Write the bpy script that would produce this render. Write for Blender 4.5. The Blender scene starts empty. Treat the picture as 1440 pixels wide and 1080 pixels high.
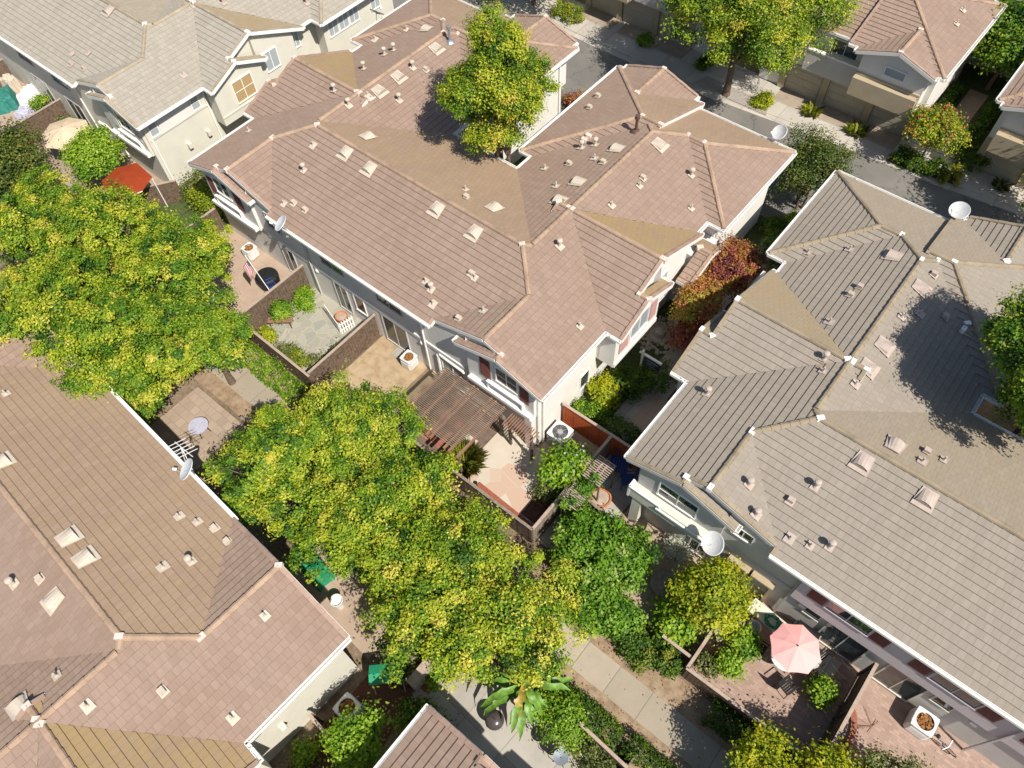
import bpy, math, random
import numpy as np
from mathutils import Vector, Matrix
random.seed(7)
rng = np.random.default_rng(11)
scene = bpy.context.scene
COL = scene.collection
PI = math.pi
R_ = math.radians

# ------------------------------------------------------------------ camera, light, world
def setup():
    cam = bpy.data.cameras.new("camera"); co = bpy.data.objects.new("camera", cam); COL.objects.link(co)
    cam.sensor_width = 36; cam.lens = 36 * 1068.2 / 1440; cam.clip_end = 2000; cam.clip_start = 0.5
    pitch, roll, yaw = R_(57.153), R_(-3.468), R_(-42.376)
    cp, sp = math.cos(pitch), math.sin(pitch)
    fw = Vector((math.sin(yaw) * cp, math.cos(yaw) * cp, -sp)); ri = Vector((math.cos(yaw), -math.sin(yaw), 0)); up = ri.cross(fw)
    r = ri * math.cos(roll) + up * math.sin(roll); u = -ri * math.sin(roll) + up * math.cos(roll)
    m = Matrix((r, u, -fw)).transposed().to_4x4(); m.translation = (0, 0, 30)
    co.matrix_world = m
    scene.camera = co
    el, az = R_(51), R_(-14)          # direction towards the sun: az counter-clockwise from +X
    d = Vector((math.cos(el) * math.cos(az), math.cos(el) * math.sin(az), math.sin(el)))
    sun = bpy.data.lights.new("sun", 'SUN'); sun.energy = 4.6; sun.angle = R_(0.53); sun.color = (1.0, 0.93, 0.83)
    so = bpy.data.objects.new("sun", sun); COL.objects.link(so); so.location = (40, -10, 60)
    so.rotation_euler = d.to_track_quat('Z', 'Y').to_euler()
    w = bpy.data.worlds.new("World"); scene.world = w; w.use_nodes = True
    nt = w.node_tree; bg = nt.nodes['Background']
    sky = nt.nodes.new('ShaderNodeTexSky'); sky.sky_type = 'NISHITA'; sky.sun_disc = False
    sky.sun_elevation = el; sky.sun_rotation = PI / 2 - az
    nt.links.new(sky.outputs[0], bg.inputs[0]); bg.inputs[1].default_value = 0.078
    scene.view_settings.view_transform = 'Standard'; scene.view_settings.look = 'None'
    scene.view_settings.exposure = 0.43; scene.view_settings.gamma = 1.0
    try:
        scene.cycles.max_bounces = 6; scene.cycles.transparent_max_bounces = 6
    except Exception: pass
setup()

# ------------------------------------------------------------------ materials
MATS = {}
def nodes(name):
    m = bpy.data.materials.new(name); m.use_nodes = True
    nt = m.node_tree; b = nt.nodes['Principled BSDF']
    MATS[name] = m
    return m, nt, b
def N(nt, t, **kw):
    n = nt.nodes.new(t)
    for k, v in kw.items(): setattr(n, k, v)
    return n
def noise(nt, scale, detail=4, rough=.55, vec=None, dist=0):
    n = N(nt, 'ShaderNodeTexNoise'); n.inputs['Scale'].default_value = scale; n.inputs['Detail'].default_value = detail
    n.inputs['Roughness'].default_value = rough; n.inputs['Distortion'].default_value = dist
    if vec is not None: nt.links.new(vec, n.inputs['Vector'])
    return n
def ramp(nt, src, stops, interp='LINEAR'):
    r = N(nt, 'ShaderNodeValToRGB'); r.color_ramp.interpolation = interp
    e = r.color_ramp.elements
    while len(e) > 1: e.remove(e[-1])
    e[0].position, e[0].color = stops[0][0], (*stops[0][1], 1)
    for p, c in stops[1:]:
        x = e.new(p); x.color = (*c, 1)
    nt.links.new(src, r.inputs[0]); return r
def mix(nt, fac, a, b, mode='MIX'):
    m = N(nt, 'ShaderNodeMix'); m.data_type = 'RGBA'; m.blend_type = mode
    for i, v in ((0, fac), (6, a), (7, b)):
        if isinstance(v, (int, float)): m.inputs[i].default_value = v
        elif isinstance(v, tuple): m.inputs[i].default_value = (*v, 1)
        else: nt.links.new(v, m.inputs[i])
    return m.outputs[2]
def mathn(nt, op, a, b=None, clamp=False):
    m = N(nt, 'ShaderNodeMath'); m.operation = op; m.use_clamp = clamp
    for i, v in ((0, a), (1, b)):
        if v is None: continue
        if isinstance(v, (int, float)): m.inputs[i].default_value = v
        else: nt.links.new(v, m.inputs[i])
    return m.outputs[0]
def bump(nt, b, h, strength=.3, dist=.02):
    n = N(nt, 'ShaderNodeBump'); n.inputs['Strength'].default_value = strength; n.inputs['Distance'].default_value = dist
    nt.links.new(h, n.inputs['Height']); nt.links.new(n.outputs[0], b.inputs['Normal'])
def objco(nt): return N(nt, 'ShaderNodeTexCoord').outputs['Object']
def geopos(nt): return N(nt, 'ShaderNodeNewGeometry').outputs['Position']

def plain(name, col, rough=.7, metal=0, var=.18, scale=3.0, bmp=0.0, spec=.3, fine=40):
    """one paint or stuff with weathering at two scales"""
    m, nt, b = nodes(name); p = geopos(nt)
    n1 = noise(nt, scale, 5, .6, p); n2 = noise(nt, fine, 3, .6, p)
    f = mathn(nt, 'ADD', mathn(nt, 'MULTIPLY', n1.outputs[0], .65), mathn(nt, 'MULTIPLY', n2.outputs[0], .35))
    lo = tuple(max(0, c * (1 - var * 1.6)) for c in col); hi = tuple(min(1, c * (1 + var)) for c in col)
    r = ramp(nt, f, [(.3, lo), (.5, col), (.72, hi)])
    nt.links.new(r.outputs[0], b.inputs['Base Color'])
    b.inputs['Roughness'].default_value = rough; b.inputs['Metallic'].default_value = metal
    b.inputs['Specular IOR Level'].default_value = spec
    if bmp: bump(nt, b, n2.outputs[0], bmp, .02)
    return m

def roof_mat(name, base, lo, hi, moss, dust, mossy_n=.75):
    m, nt, b = nodes(name)
    uv = N(nt, 'ShaderNodeUVMap').outputs[0]; pos = geopos(nt)
    br = N(nt, 'ShaderNodeTexBrick'); br.offset = .5; br.squash = 1
    nt.links.new(uv, br.inputs['Vector'])
    br.inputs['Scale'].default_value = 1; br.inputs['Brick Width'].default_value = .25; br.inputs['Row Height'].default_value = .29
    br.inputs['Mortar Size'].default_value = .007; br.inputs['Mortar Smooth'].default_value = .2; br.inputs['Bias'].default_value = -.1
    br.inputs['Color1'].default_value = (0, 0, 0, 1); br.inputs['Color2'].default_value = (1, 1, 1, 1); br.inputs['Mortar'].default_value = (.5, .5, .5, 1)
    tile = ramp(nt, br.outputs['Color'], [(0, lo), (.5, base), (1, hi)])
    big = noise(nt, .35, 5, .6, pos); mid = noise(nt, 2.2, 5, .65, pos); fine = noise(nt, 45, 2, .5, pos)
    c = mix(nt, mathn(nt, 'MULTIPLY', ramp(nt, big.outputs[0], [(.4, (0,0,0)), (.72, (1,1,1))]).outputs[0], .45), tile.outputs[0], dust)
    # run-down streaks along the slope
    mp = N(nt, 'ShaderNodeMapping'); mp.inputs['Scale'].default_value = (3.2, .22, 1); nt.links.new(uv, mp.inputs['Vector'])
    st = noise(nt, 1.0, 4, .6, mp.outputs[0])
    c = mix(nt, mathn(nt, 'MULTIPLY', ramp(nt, st.outputs[0], [(.45, (0,0,0)), (.75, (1,1,1))]).outputs[0], .5), c, tuple(x*.9 for x in lo))
    mp2 = N(nt, 'ShaderNodeMapping'); mp2.inputs['Scale'].default_value = (11, .9, 1); nt.links.new(uv, mp2.inputs['Vector'])
    gr = noise(nt, 1.0, 3, .7, mp2.outputs[0])       # wood-grain ribs pressed into the tiles
    c = mix(nt, mathn(nt, 'MULTIPLY', ramp(nt, gr.outputs[0], [(.42, (0,0,0)), (.62, (1,1,1))]).outputs[0], .30), c, tuple(x * .72 for x in base))
    # lichen: grows on the slopes that look north
    nz = N(nt, 'ShaderNodeSeparateXYZ'); nt.links.new(N(nt, 'ShaderNodeNewGeometry').outputs['Normal'], nz.inputs[0])
    north = mathn(nt, 'MULTIPLY', mathn(nt, 'SUBTRACT', nz.outputs[1], .12), 7, True)
    mm = mathn(nt, 'ADD', mathn(nt, 'MULTIPLY', mid.outputs[0], .6), mathn(nt, 'MULTIPLY', big.outputs[0], .55))
    nf = mathn(nt, 'MULTIPLY', mathn(nt, 'MULTIPLY', north, ramp(nt, mm, [(.40, (.32,)*3), (.68, (1,)*3)]).outputs[0]), mossy_n)
    c = mix(nt, nf, c, moss)
    west = mathn(nt, 'MULTIPLY', mathn(nt, 'SUBTRACT', mathn(nt, 'MULTIPLY', nz.outputs[0], -1), .12), 5, True)
    c = mix(nt, mathn(nt, 'MULTIPLY', mathn(nt, 'MULTIPLY', west, mid.outputs[0]), .35), c, moss)
    c = mix(nt, mathn(nt, 'MULTIPLY', fine.outputs[0], .25), c, tuple(x * .6 for x in base))
    c = mix(nt, mathn(nt, 'MULTIPLY', br.outputs['Fac'], .42), c, tuple(x * .35 for x in base))
    nt.links.new(c, b.inputs['Base Color']); b.inputs['Roughness'].default_value = .85; b.inputs['Specular IOR Level'].default_value = .25
    h = mathn(nt, 'ADD', mathn(nt, 'MULTIPLY', br.outputs['Fac'], -1.0), mathn(nt, 'MULTIPLY', fine.outputs[0], .5))
    bump(nt, b, h, .35, .012)
    return m
roof_mat('tile_rose', (.322,.231,.180), (.296,.209,.161), (.345,.250,.196), (.375,.268,.112), (.395,.30,.25), .88)
roof_mat('tile_taupe', (.322,.282,.235), (.304,.264,.219), (.338,.298,.250), (.34,.245,.12), (.36,.318,.262), .75)
roof_mat('tile_grey', (.40,.365,.305), (.365,.33,.27), (.43,.395,.335), (.36,.25,.11), (.45,.415,.35), .8)
plain('rake_rose', (.36,.25,.195), .85, var=.2, scale=2, bmp=.3)
plain('cap_rose', (.375,.265,.188), .85, var=.3, scale=1.3, bmp=.3)
plain('cap_taupe', (.30,.245,.172), .85, var=.28, scale=1.3, bmp=.3)
plain('cap_grey', (.36,.30,.22), .85, var=.25, scale=1.3, bmp=.3)
plain('mortar', (.66,.56,.49), .8, var=.15, scale=6)
plain('mortar_white', (.84,.84,.80), .8, var=.12, scale=6)
plain('vent_cream', (.53,.46,.375), .6, var=.1, scale=5)
plain('vent_pink', (.45,.375,.325), .65, var=.12, scale=5)
plain('dark_slot', (.02,.02,.022), .7, var=.1)
plain('flue_brown', (.12,.065,.05), .55, var=.2)
plain('flue_steel', (.33,.37,.42), .45, .6, var=.1)
plain('white_paint', (.82,.81,.77), .55, var=.06, scale=2)
plain('wall_white', (.72,.70,.66), .9, var=.06, scale=1.2, bmp=.15, fine=60)
plain('wall_cream', (.62,.60,.52), .9, var=.06, scale=1.2, bmp=.15, fine=60)
plain('wall_grey', (.50,.49,.465), .9, var=.07, scale=1.2, bmp=.15, fine=60)
plain('wall_lilac', (.55,.50,.515), .9, var=.07, scale=1.2, bmp=.15, fine=60)
plain('wall_tan', (.42,.35,.24), .9, var=.08, scale=1.2, bmp=.15, fine=60)
plain('shutter_maroon', (.20,.075,.062), .6, var=.12)
plain('shutter_pink', (.42,.26,.24), .6, var=.12)
plain('garage_tan', (.42,.38,.29), .6, var=.07)
m, nt, b = nodes('glass'); b.inputs['Base Color'].default_value = (.035,.05,.055,1); b.inputs['Roughness'].default_value = .06; b.inputs['Specular IOR Level'].default_value = .9
m, nt, b = nodes('glass_blind'); 
_n = N(nt, 'ShaderNodeTexWave'); _n.inputs['Scale'].default_value = 9; _n.bands_direction = 'Z'; nt.links.new(geopos(nt), _n.inputs['Vector'])
nt.links.new(ramp(nt, _n.outputs[0], [(0, (.30,.34,.36)), (1, (.42,.46,.48))]).outputs[0], b.inputs['Base Color']); b.inputs['Roughness'].default_value = .12; b.inputs['Specular IOR Level'].default_value = .7
m, nt, b = nodes('glass_tan')
_n = N(nt, 'ShaderNodeTexWave'); _n.inputs['Scale'].default_value = 7; _n.bands_direction = 'Z'; nt.links.new(geopos(nt), _n.inputs['Vector'])
nt.links.new(ramp(nt, _n.outputs[0], [(0, (.36,.25,.12)), (1, (.50,.36,.19))]).outputs[0], b.inputs['Base Color']); b.inputs['Roughness'].default_value = .15; b.inputs['Specular IOR Level'].default_value = .6

# ------------------------------------------------------------------ mesh helpers
class MB:
    def __init__(s): s.v = []; s.f = []; s.uv = []; s.m = []
    def poly(s, pts, uv=None, m=0):
        i = len(s.v); s.v += [tuple(p) for p in pts]; s.f.append(tuple(range(i, i + len(pts)))); s.uv.append(uv or [(p[0], p[1]) for p in pts]); s.m.append(m)
    def mesh(s, verts, faces, m=0):
        i = len(s.v); s.v += [tuple(p) for p in verts]
        for f in faces:
            s.f.append(tuple(i + k for k in f)); s.uv.append([(verts[k][0], verts[k][1]) for k in f]); s.m.append(m)
    def box(s, a, b, m=0, rz=0, c=None):
        (x0,y0,z0),(x1,y1,z1) = a, b
        v = [(x0,y0,z0),(x1,y0,z0),(x1,y1,z0),(x0,y1,z0),(x0,y0,z1),(x1,y0,z1),(x1,y1,z1),(x0,y1,z1)]
        if rz:
            cx, cy = c or ((x0+x1)/2, (y0+y1)/2); k, q = math.cos(rz), math.sin(rz)
            v = [(cx+(x-cx)*k-(y-cy)*q, cy+(x-cx)*q+(y-cy)*k, z) for x,y,z in v]
        s.mesh(v, [(3,2,1,0),(4,5,6,7),(0,1,5,4),(1,2,6,5),(2,3,7,6),(3,0,4,7)], m)
    def bar(s, p, q, w, h, m=0):
        """box beam from p to q, w wide (horizontal), h high"""
        p, q = Vector(p), Vector(q); d = (q-p).normalized()
        up = Vector((0,0,1)) if abs(d.z) < .95 else Vector((1,0,0))
        si = d.cross(up).normalized() * (w/2); u = si.normalized().cross(d).normalized() * (h/2)
        v = [p-si-u, p+si-u, p+si+u, p-si+u, q-si-u, q+si-u, q+si+u, q-si+u]
        s.mesh(v, [(0,1,2,3),(7,6,5,4),(4,5,1,0),(5,6,2,1),(6,7,3,2),(7,4,0,3)], m)
    def tube(s, pts, r, n=8, m=0, cap=True):
        pts = [Vector(p) for p in pts]; rs = r if isinstance(r, (list, tuple)) else [r]*len(pts); rings = []
        for i, p in enumerate(pts):
            d = (pts[min(i+1, len(pts)-1)] - pts[max(i-1, 0)]).normalized()
            a = d.orthogonal().normalized() if abs(d.z) < .99 else Vector((1,0,0)); a = (a - d*a.dot(d)).normalized(); bb = d.cross(a)
            rings.append([p + (a*math.cos(2*PI*k/n) + bb*math.sin(2*PI*k/n))*rs[i] for k in range(n)])
        v = [q for rg in rings for q in rg]; f = []
        for i in range(len(pts)-1):
            for k in range(n): f.append((i*n+k, i*n+(k+1)%n, (i+1)*n+(k+1)%n, (i+1)*n+k))
        if cap: f += [tuple(range(n-1, -1, -1)), tuple(range((len(pts)-1)*n, len(pts)*n))]
        s.mesh(v, f, m)
    def lathe(s, prof, c=(0,0,0), n=16, m=0):
        v = []; f = []
        for r, z in prof:
            for k in range(n): v.append((c[0]+r*math.cos(2*PI*k/n), c[1]+r*math.sin(2*PI*k/n), c[2]+z))
        for i in range(len(prof)-1):
            for k in range(n): f.append((i*n+k, i*n+(k+1)%n, (i+1)*n+(k+1)%n, (i+1)*n+k))
        f.append(tuple(range(n-1,-1,-1))); f.append(tuple(range((len(prof)-1)*n, len(prof)*n)))
        s.mesh(v, f, m)
    def build(s, name, mats, parent=None, loc=None, rz=0, smooth=False, **props):
        me = bpy.data.meshes.new(name); me.from_pydata(s.v, [], s.f)
        uvl = me.uv_layers.new(name='UVMap'); uvl.data.foreach_set('uv', [c for u in s.uv for p in u for c in p])
        for mt in (mats if isinstance(mats, (list, tuple)) else [mats]): me.materials.append(MATS[mt])
        me.polygons.foreach_set('material_index', s.m)
        if smooth: me.polygons.foreach_set('use_smooth', [True]*len(s.f))
        me.update()
        o = bpy.data.objects.new(name, me); COL.objects.link(o)
        if parent: o.parent = parent
        if loc: o.location = loc
        if rz: o.rotation_euler.z = rz
        for k, v in props.items(): o[k] = v
        return o
def empty(name, loc, label, cat, rz=0, group=None):
    o = bpy.data.objects.new(name, None); COL.objects.link(o); o.location = loc; o.rotation_euler.z = rz
    o.empty_display_size = .3
    o['label'] = label; o['category'] = cat
    if group: o['group'] = group
    return o
def tag(o, label, cat, group=None, kind=None):
    o['label'] = label; o['category'] = cat
    if group: o['group'] = group
    if kind: o['kind'] = kind
    return o
def copy_tree(o, parent=None):
    c = o.copy(); COL.objects.link(c)
    if parent: c.parent = parent
    for ch in list(o.children): copy_tree(ch, c)
    return c
# ------------------------------------------------------------------ tiled roofs: union of hip / gable blocks
S0, ZE, EXPO = .33, 4.7, .29
def blk(x0, x1, y0, y1, s=S0, ze=ZE, **ev):
    """ev: eave lines W/E/S/N -> coordinate of that eave; sides without one are gable ends"""
    pl = []
    for k, e in ev.items():
        if k == 'W': pl.append(('W', s, 0, ze - s*e))
        if k == 'E': pl.append(('E', -s, 0, ze + s*e))
        if k == 'S': pl.append(('S', 0, s, ze - s*e))
        if k == 'N': pl.append(('N', 0, -s, ze + s*e))
    return dict(r=(x0, x1, y0, y1), p=pl, s=s, ze=ze, ev=ev)
def pz(p, x, y): return p[1]*x + p[2]*y + p[3]
def bz(b, x, y):
    x0, x1, y0, y1 = b['r']
    if x < x0-1e-6 or x > x1+1e-6 or y < y0-1e-6 or y > y1+1e-6: return -9
    return min(pz(p, x, y) for p in b['p'])
def uz(B, x, y): return max(bz(b, x, y) for b in B)
def clip(poly, a, b, c):
    """keep a*x+b*y+c >= 0"""
    out = []; n = len(poly)
    for i in range(n):
        p, q = poly[i], poly[(i+1) % n]; dp, dq = a*p[0]+b*p[1]+c, a*q[0]+b*q[1]+c
        if dp >= 0: out.append(p)
        if (dp > 0 > dq) or (dp < 0 < dq):
            t = dp/(dp-dq); out.append((p[0]+(q[0]-p[0])*t, p[1]+(q[1]-p[1])*t))
    return out if len(out) > 2 else []
def area(p): return abs(sum(p[i][0]*p[(i+1)%len(p)][1]-p[(i+1)%len(p)][0]*p[i][1] for i in range(len(p))))/2
def subtract(polys, planes):
    out = []
    for poly in polys:
        rest = poly
        for a, b, c in planes:
            o = clip(rest, -a, -b, -c)
            if o and area(o) > 1e-4: out.append(o)
            rest = clip(rest, a, b, c)
            if not rest: break
    return out
def roof_faces(B):
    res = []
    for i, b in enumerate(B):
        x0, x1, y0, y1 = b['r']
        for p in b['p']:
            poly = [(x0,y0),(x1,y0),(x1,y1),(x0,y1)]
            for q in b['p']:
                if q is not p and poly: poly = clip(poly, q[1]-p[1], q[2]-p[2], q[3]-p[3])
            if not poly: continue
            polys = [poly]
            for j, o in enumerate(B):
                if j == i: continue
                e = 1e-4 if j < i else -1e-4
                X0, X1, Y0, Y1 = o['r']
                pls = [(1,0,-X0),(-1,0,X1),(0,1,-Y0),(0,-1,Y1)] + [(q[1]-p[1], q[2]-p[2], q[3]-p[3]+e) for q in o['p']]
                polys = subtract(polys, pls)
            for q in polys:
                if area(q) > 2e-3: res.append((b, p, q))
    return res
BUTT = .04
def roof_mesh(B):
    mb = MB()
    for b, p, poly in roof_faces(B):
        side, s = p[0], b['s']; e = b['ev'][side]; sec = math.sqrt(1+s*s); dh = EXPO/sec
        ax = 0 if side in 'WE' else 1; sg = 1 if side in 'WS' else -1       # horizontal distance up the slope: sg*(c-e)
        ds = [sg*(q[ax]-e) for q in poly]; k0 = math.floor(min(ds)/dh - 1e-6); k1 = math.ceil(max(ds)/dh + 1e-6)
        for k in range(k0, k1):
            a, c = (sg, 0) if ax == 0 else (0, sg)
            band = clip(poly, a, c, -sg*e - k*dh)
            if band: band = clip(band, -a, -c, sg*e + (k+1)*dh)
            if not band or area(band) < 1e-5: continue
            pts, uv = [], []
            for q in band:
                d = sg*(q[ax]-e); t = (d-k*dh)/dh
                pts.append((q[0], q[1], pz(p, *q) + BUTT*(1-t)))
                uu = q[1-ax]*(1 if side in 'SE' else -1)
                uv.append((uu + 60, (d*sec) + 40*EXPO + (0.0002 if t < .5 else -0.0002)))
            mb.poly(pts, uv)
            n = len(band)
            for i in range(n):
                q, r = band[i], band[(i+1)%n]
                if abs(sg*(q[ax]-e)-k*dh) < 1e-5 and abs(sg*(r[ax]-e)-k*dh) < 1e-5 and math.hypot(q[0]-r[0], q[1]-r[1]) > 1e-3:
                    zq, zr = pz(p,*q), pz(p,*r)
                    mb.poly([(q[0],q[1],zq-.004),(r[0],r[1],zr-.004),(r[0],r[1],zr+BUTT),(q[0],q[1],zq+BUTT)], [(uv[i][0],uv[i][1]+.05),(uv[(i+1)%n][0],uv[i][1]+.05),(uv[(i+1)%n][0],uv[i][1]+.09),(uv[i][0],uv[i][1]+.09)])
    return mb
def runs(fn, a, b, step=.06):
    """intervals of t in [a,b] where fn(t)"""
    n = max(2, int(abs(b-a)/step)); out = []; st = None
    for i in range(n+1):
        t = a+(b-a)*i/n; ok = fn(t)
        if ok and st is None: st = t
        if not ok and st is not None: out.append((st, pt)); st = None
        pt = t
    if st is not None: out.append((st, b))
    return [r for r in out if abs(r[1]-r[0]) > .15]
def edges(B):
    """(ridges+hips, eaves, rakes) as 3-D segments"""
    rid, eav, rak = [], [], []; seen = set()
    for i, b in enumerate(B):
        x0, x1, y0, y1 = b['r']; P = {p[0]: p for p in b['p']}
        for k1, k2 in (('W','E'),('S','N'),('W','S'),('W','N'),('E','S'),('E','N')):
            if k1 not in P or k2 not in P: continue
            p, q = P[k1], P[k2]; a, bb, c = p[1]-q[1], p[2]-q[2], p[3]-q[3]
            ln = math.hypot(a, bb); d = (-bb/ln, a/ln); o = (-a*c/ln**2, -bb*c/ln**2)
            # centre the parameter on the block
            t0 = (((x0+x1)/2-o[0])*d[0] + ((y0+y1)/2-o[1])*d[1])
            def ok(t):
                x, y = o[0]+d[0]*t, o[1]+d[1]*t
                z = bz(b, x, y)
                if z < 0 or abs(z-pz(p,x,y)) > 1e-4: return False
                for j, c2 in enumerate(B):
                    if j != i and bz(c2, x, y) > z + (1e-3 if j > i else -1e-3): return False
                for e in (.04, -.04):                     # a real crease: this block is the top surface on both sides of it
                    X, Y = x-d[1]*e, y+d[0]*e
                    if uz(B, X, Y) > bz(b, X, Y) + 1e-3: return False
                return True
            for s, e in runs(ok, t0-16, t0+16, .04):
                A, E = [(o[0]+d[0]*t, o[1]+d[1]*t) for t in (s, e)]
                rid.append((Vector((*A, pz(p,*A))), Vector((*E, pz(p,*E)))))
        for side in 'WESN':
            ax = 0 if side in 'WE' else 1; c = {'W':x0,'E':x1,'S':y0,'N':y1}[side]; lo, hi = (y0,y1) if ax == 0 else (x0,x1); sg = -1 if side in 'WS' else 1
            pt = (lambda t, dd=0: (c+sg*dd, t)) if ax == 0 else (lambda t, dd=0: (t, c+sg*dd))
            iseave = side in b['ev'] and abs(b['ev'][side]-c) < 1e-6
            def ok2(t):
                x, y = pt(t); z = bz(b, x, y)
                if iseave and abs(z-b['ze']) > 1e-3: return False
                for j, o2 in enumerate(B):
                    if j == i: continue
                    if bz(o2, *pt(t, .03)) > z-.02: return False
                    if bz(o2, x, y) > z+.02: return False
                    if j < i and abs(bz(o2, *pt(t, -.001))-bz(b, *pt(t, -.001))) < 1e-3 and abs({'W':o2['r'][0],'E':o2['r'][1],'S':o2['r'][2],'N':o2['r'][3]}[side]-c) < 1e-6: return False
                return True
            for s, e in runs(ok2, lo, hi, .03):
                if iseave: eav.append((side, Vector((*pt(s), b['ze'])), Vector((*pt(e), b['ze']))))
                else:
                    # break at the ridge so the rake follows the slope
                    n = max(2, int(abs(e-s)/.05)); line = [Vector((*pt(s+(e-s)*k/n), bz(b, *pt(s+(e-s)*k/n)))) for k in range(n+1)]
                    keep = [line[0]]
                    for k in range(1, n):
                        if abs((line[k+1].z-line[k].z)-(line[k].z-line[k-1].z)) > 1e-4: keep.append(line[k])
                    keep.append(line[-1]); rak.append((side, keep))
    return rid, eav, rak
def cap_line(mb, A, E, r=.105, seg=.36):
    L = (E-A).length; n = max(1, round(L/seg)); d = (E-A).normalized(); lo = A if A.z <= E.z else E; dd = d if A.z <= E.z else -d
    si = d.cross(Vector((0,0,1))).normalized(); up = si.cross(d).normalized()
    if up.z < 0: up = -up
    for k in range(n):
        p0 = lo + dd*(L*k/n); p1 = lo + dd*(L*(k+1)/n + .02); ring = []
        for p, q in ((p0, 1.16), (p1, .96)):
            ring.append([p + si*(r*q*math.cos(a)) + up*(r*q*.75*math.sin(a) + .015) for a in (PI*1.02, PI*.75, PI*.5, PI*.25, -PI*.02)])
        v = ring[0]+ring[1]; mb.mesh(v, [(j, j+1, j+6, j+5) for j in range(4)] + [(4,3,2,1,0)], 0)
def mirror_blocks(bl):
    out = []
    for b in bl:
        x0,x1,y0,y1 = b['r']; ev = {}
        for k, e in b['ev'].items(): ev[{'W':'E','E':'W'}.get(k,k)] = -e if k in 'WE' else e
        out.append(blk(-x1, -x0, y0, y1, b['s'], b['ze'], **ev))
    return out
HALF = [
    blk(4.9, 11.16, .30, 5.0, E=11.16, W=4.9),                       # front gable
    blk(6.6, 11.16, 0, .9, E=11.16, W=6.6),                          # nested bay gable
    blk(2.14, 11.16, 4.775, 18.65, W=2.14, E=11.16, N=18.65),        # rear wing
    blk(5.5, 12.06, 12.15, 18.65, E=12.06, S=12.15, N=18.65),        # outer bump
    blk(1.39, 6.65, 10.75, 19.1, W=1.39, S=10.75, N=19.1),           # inner bump
    blk(1.74, 6.09, 12.5, 19.5, W=1.74, E=6.09),                     # garage gable
    blk(6.0, 11.45, 4.26, 11.3, .42, S=4.26, N=11.3),                # side gable
    blk(10.0, 11.95, 4.26, 8.05, .42, S=4.26, N=8.05),               # nested side gable
]
BAR = [blk(-11.16, 11.16, .30, 9.55, W=-11.16, E=11.16, S=0, N=9.55), blk(-5.2, 5.2, 0, 4.7, S=0)]
PORCH = blk(10.4, 12.15, 9.55, 12.9, .33, 3.25, S=9.45, N=13.2)
EXTRA_W = blk(-11.6, -6, 8.1, 11.05, W=-11.6, N=11.05)                # stepped block on the west flank of the taupe house
def vent_big(B, X, Y, side, mat, parent):
    """dormer-shaped attic vent: half-funnel hood on a flashing plate, mouth down the slope"""
    s = S0; dn = {'S':(0,-1),'N':(0,1),'W':(-1,0),'E':(1,0)}[side]; ac = (-dn[1], dn[0]); z = uz(B, X, Y)
    def P(a, d, h): return (a*ac[0]+d*dn[0], a*ac[1]+d*dn[1], h - d*s)
    mb = MB()
    mb.mesh([P(-.36,.36,.08),P(.36,.36,.08),P(.28,-.34,.075),P(-.28,-.34,.075)], [(0,1,2,3)], 0)
    arc = [(-.30,.08),(-.25,.19),(-.13,.26),(0,.285),(.13,.26),(.25,.19),(.30,.08)]
    back = [(a*.72, .06+h*.12) for a, h in arc]
    v = [P(a,.22,h) for a,h in arc] + [P(a,-.32,h) for a,h in back]
    mb.mesh(v, [(j+1,j,j+7,j+8) for j in range(6)], 0)
    mb.mesh([P(a*.9,.17,h*.93) for a,h in arc], [tuple(range(7))], 1)
    for k in range(3):
        h = .11+.06*k; w = .27 if k < 2 else .16
        mb.bar(P(-w,.2,h), P(w,.2,h), .03, .012, 0)
    return mb.build('roof_vent', [mat, 'dark_slot'], parent, (X, Y, z))
def vent_pipe(B, X, Y, side, mat, parent, kind=0, rnd=random):
    s = S0; dn = {'S':(0,-1),'N':(0,1),'W':(-1,0),'E':(1,0)}[side]; ac = (-dn[1], dn[0]); z = uz(B, X, Y)
    def P(a, d, h): return (a*ac[0]+d*dn[0], a*ac[1]+d*dn[1], h - d*s)
    mb = MB(); w = rnd.uniform(.13,.18)
    mb.mesh([P(-w,w*1.1,.075),P(w,w*1.1,.075),P(w*.9,-w,.065),P(-w*.9,-w,.065)], [(0,1,2,3)], 0)
    if kind == 0: mb.lathe([(.09,.0),(.05,.12),(.038,.14),(.038,.30)], (0,0,0), 8, 0)
    elif kind == 1:
        mb.lathe([(.12,.0),(.08,.10),(.06,.12),(.06,.36),(.115,.36),(.13,.40),(.115,.46),(.04,.49)], (0,0,0), 10, 0)
    else:
        mb.box(tuple(Vector(P(0,0,0))-Vector((.11,.09,.0))), tuple(Vector(P(0,0,0))+Vector((.11,.09,.22))), 0)
    return mb.build('vent_pipe', mat, parent, (X, Y, z))
def flue(B, X, Y, mat, parent, h=.95, r=.07):
    mb = MB(); mb.lathe([(.26,.0),(.16,.1),(r,.14),(r,h-.22),(r*1.7,h-.2),(r*1.7,h-.02),(r*.8,h)], (0,0,0), 12)
    return mb.build('flue', mat, parent, (X, Y, uz(B,X,Y)))

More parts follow.
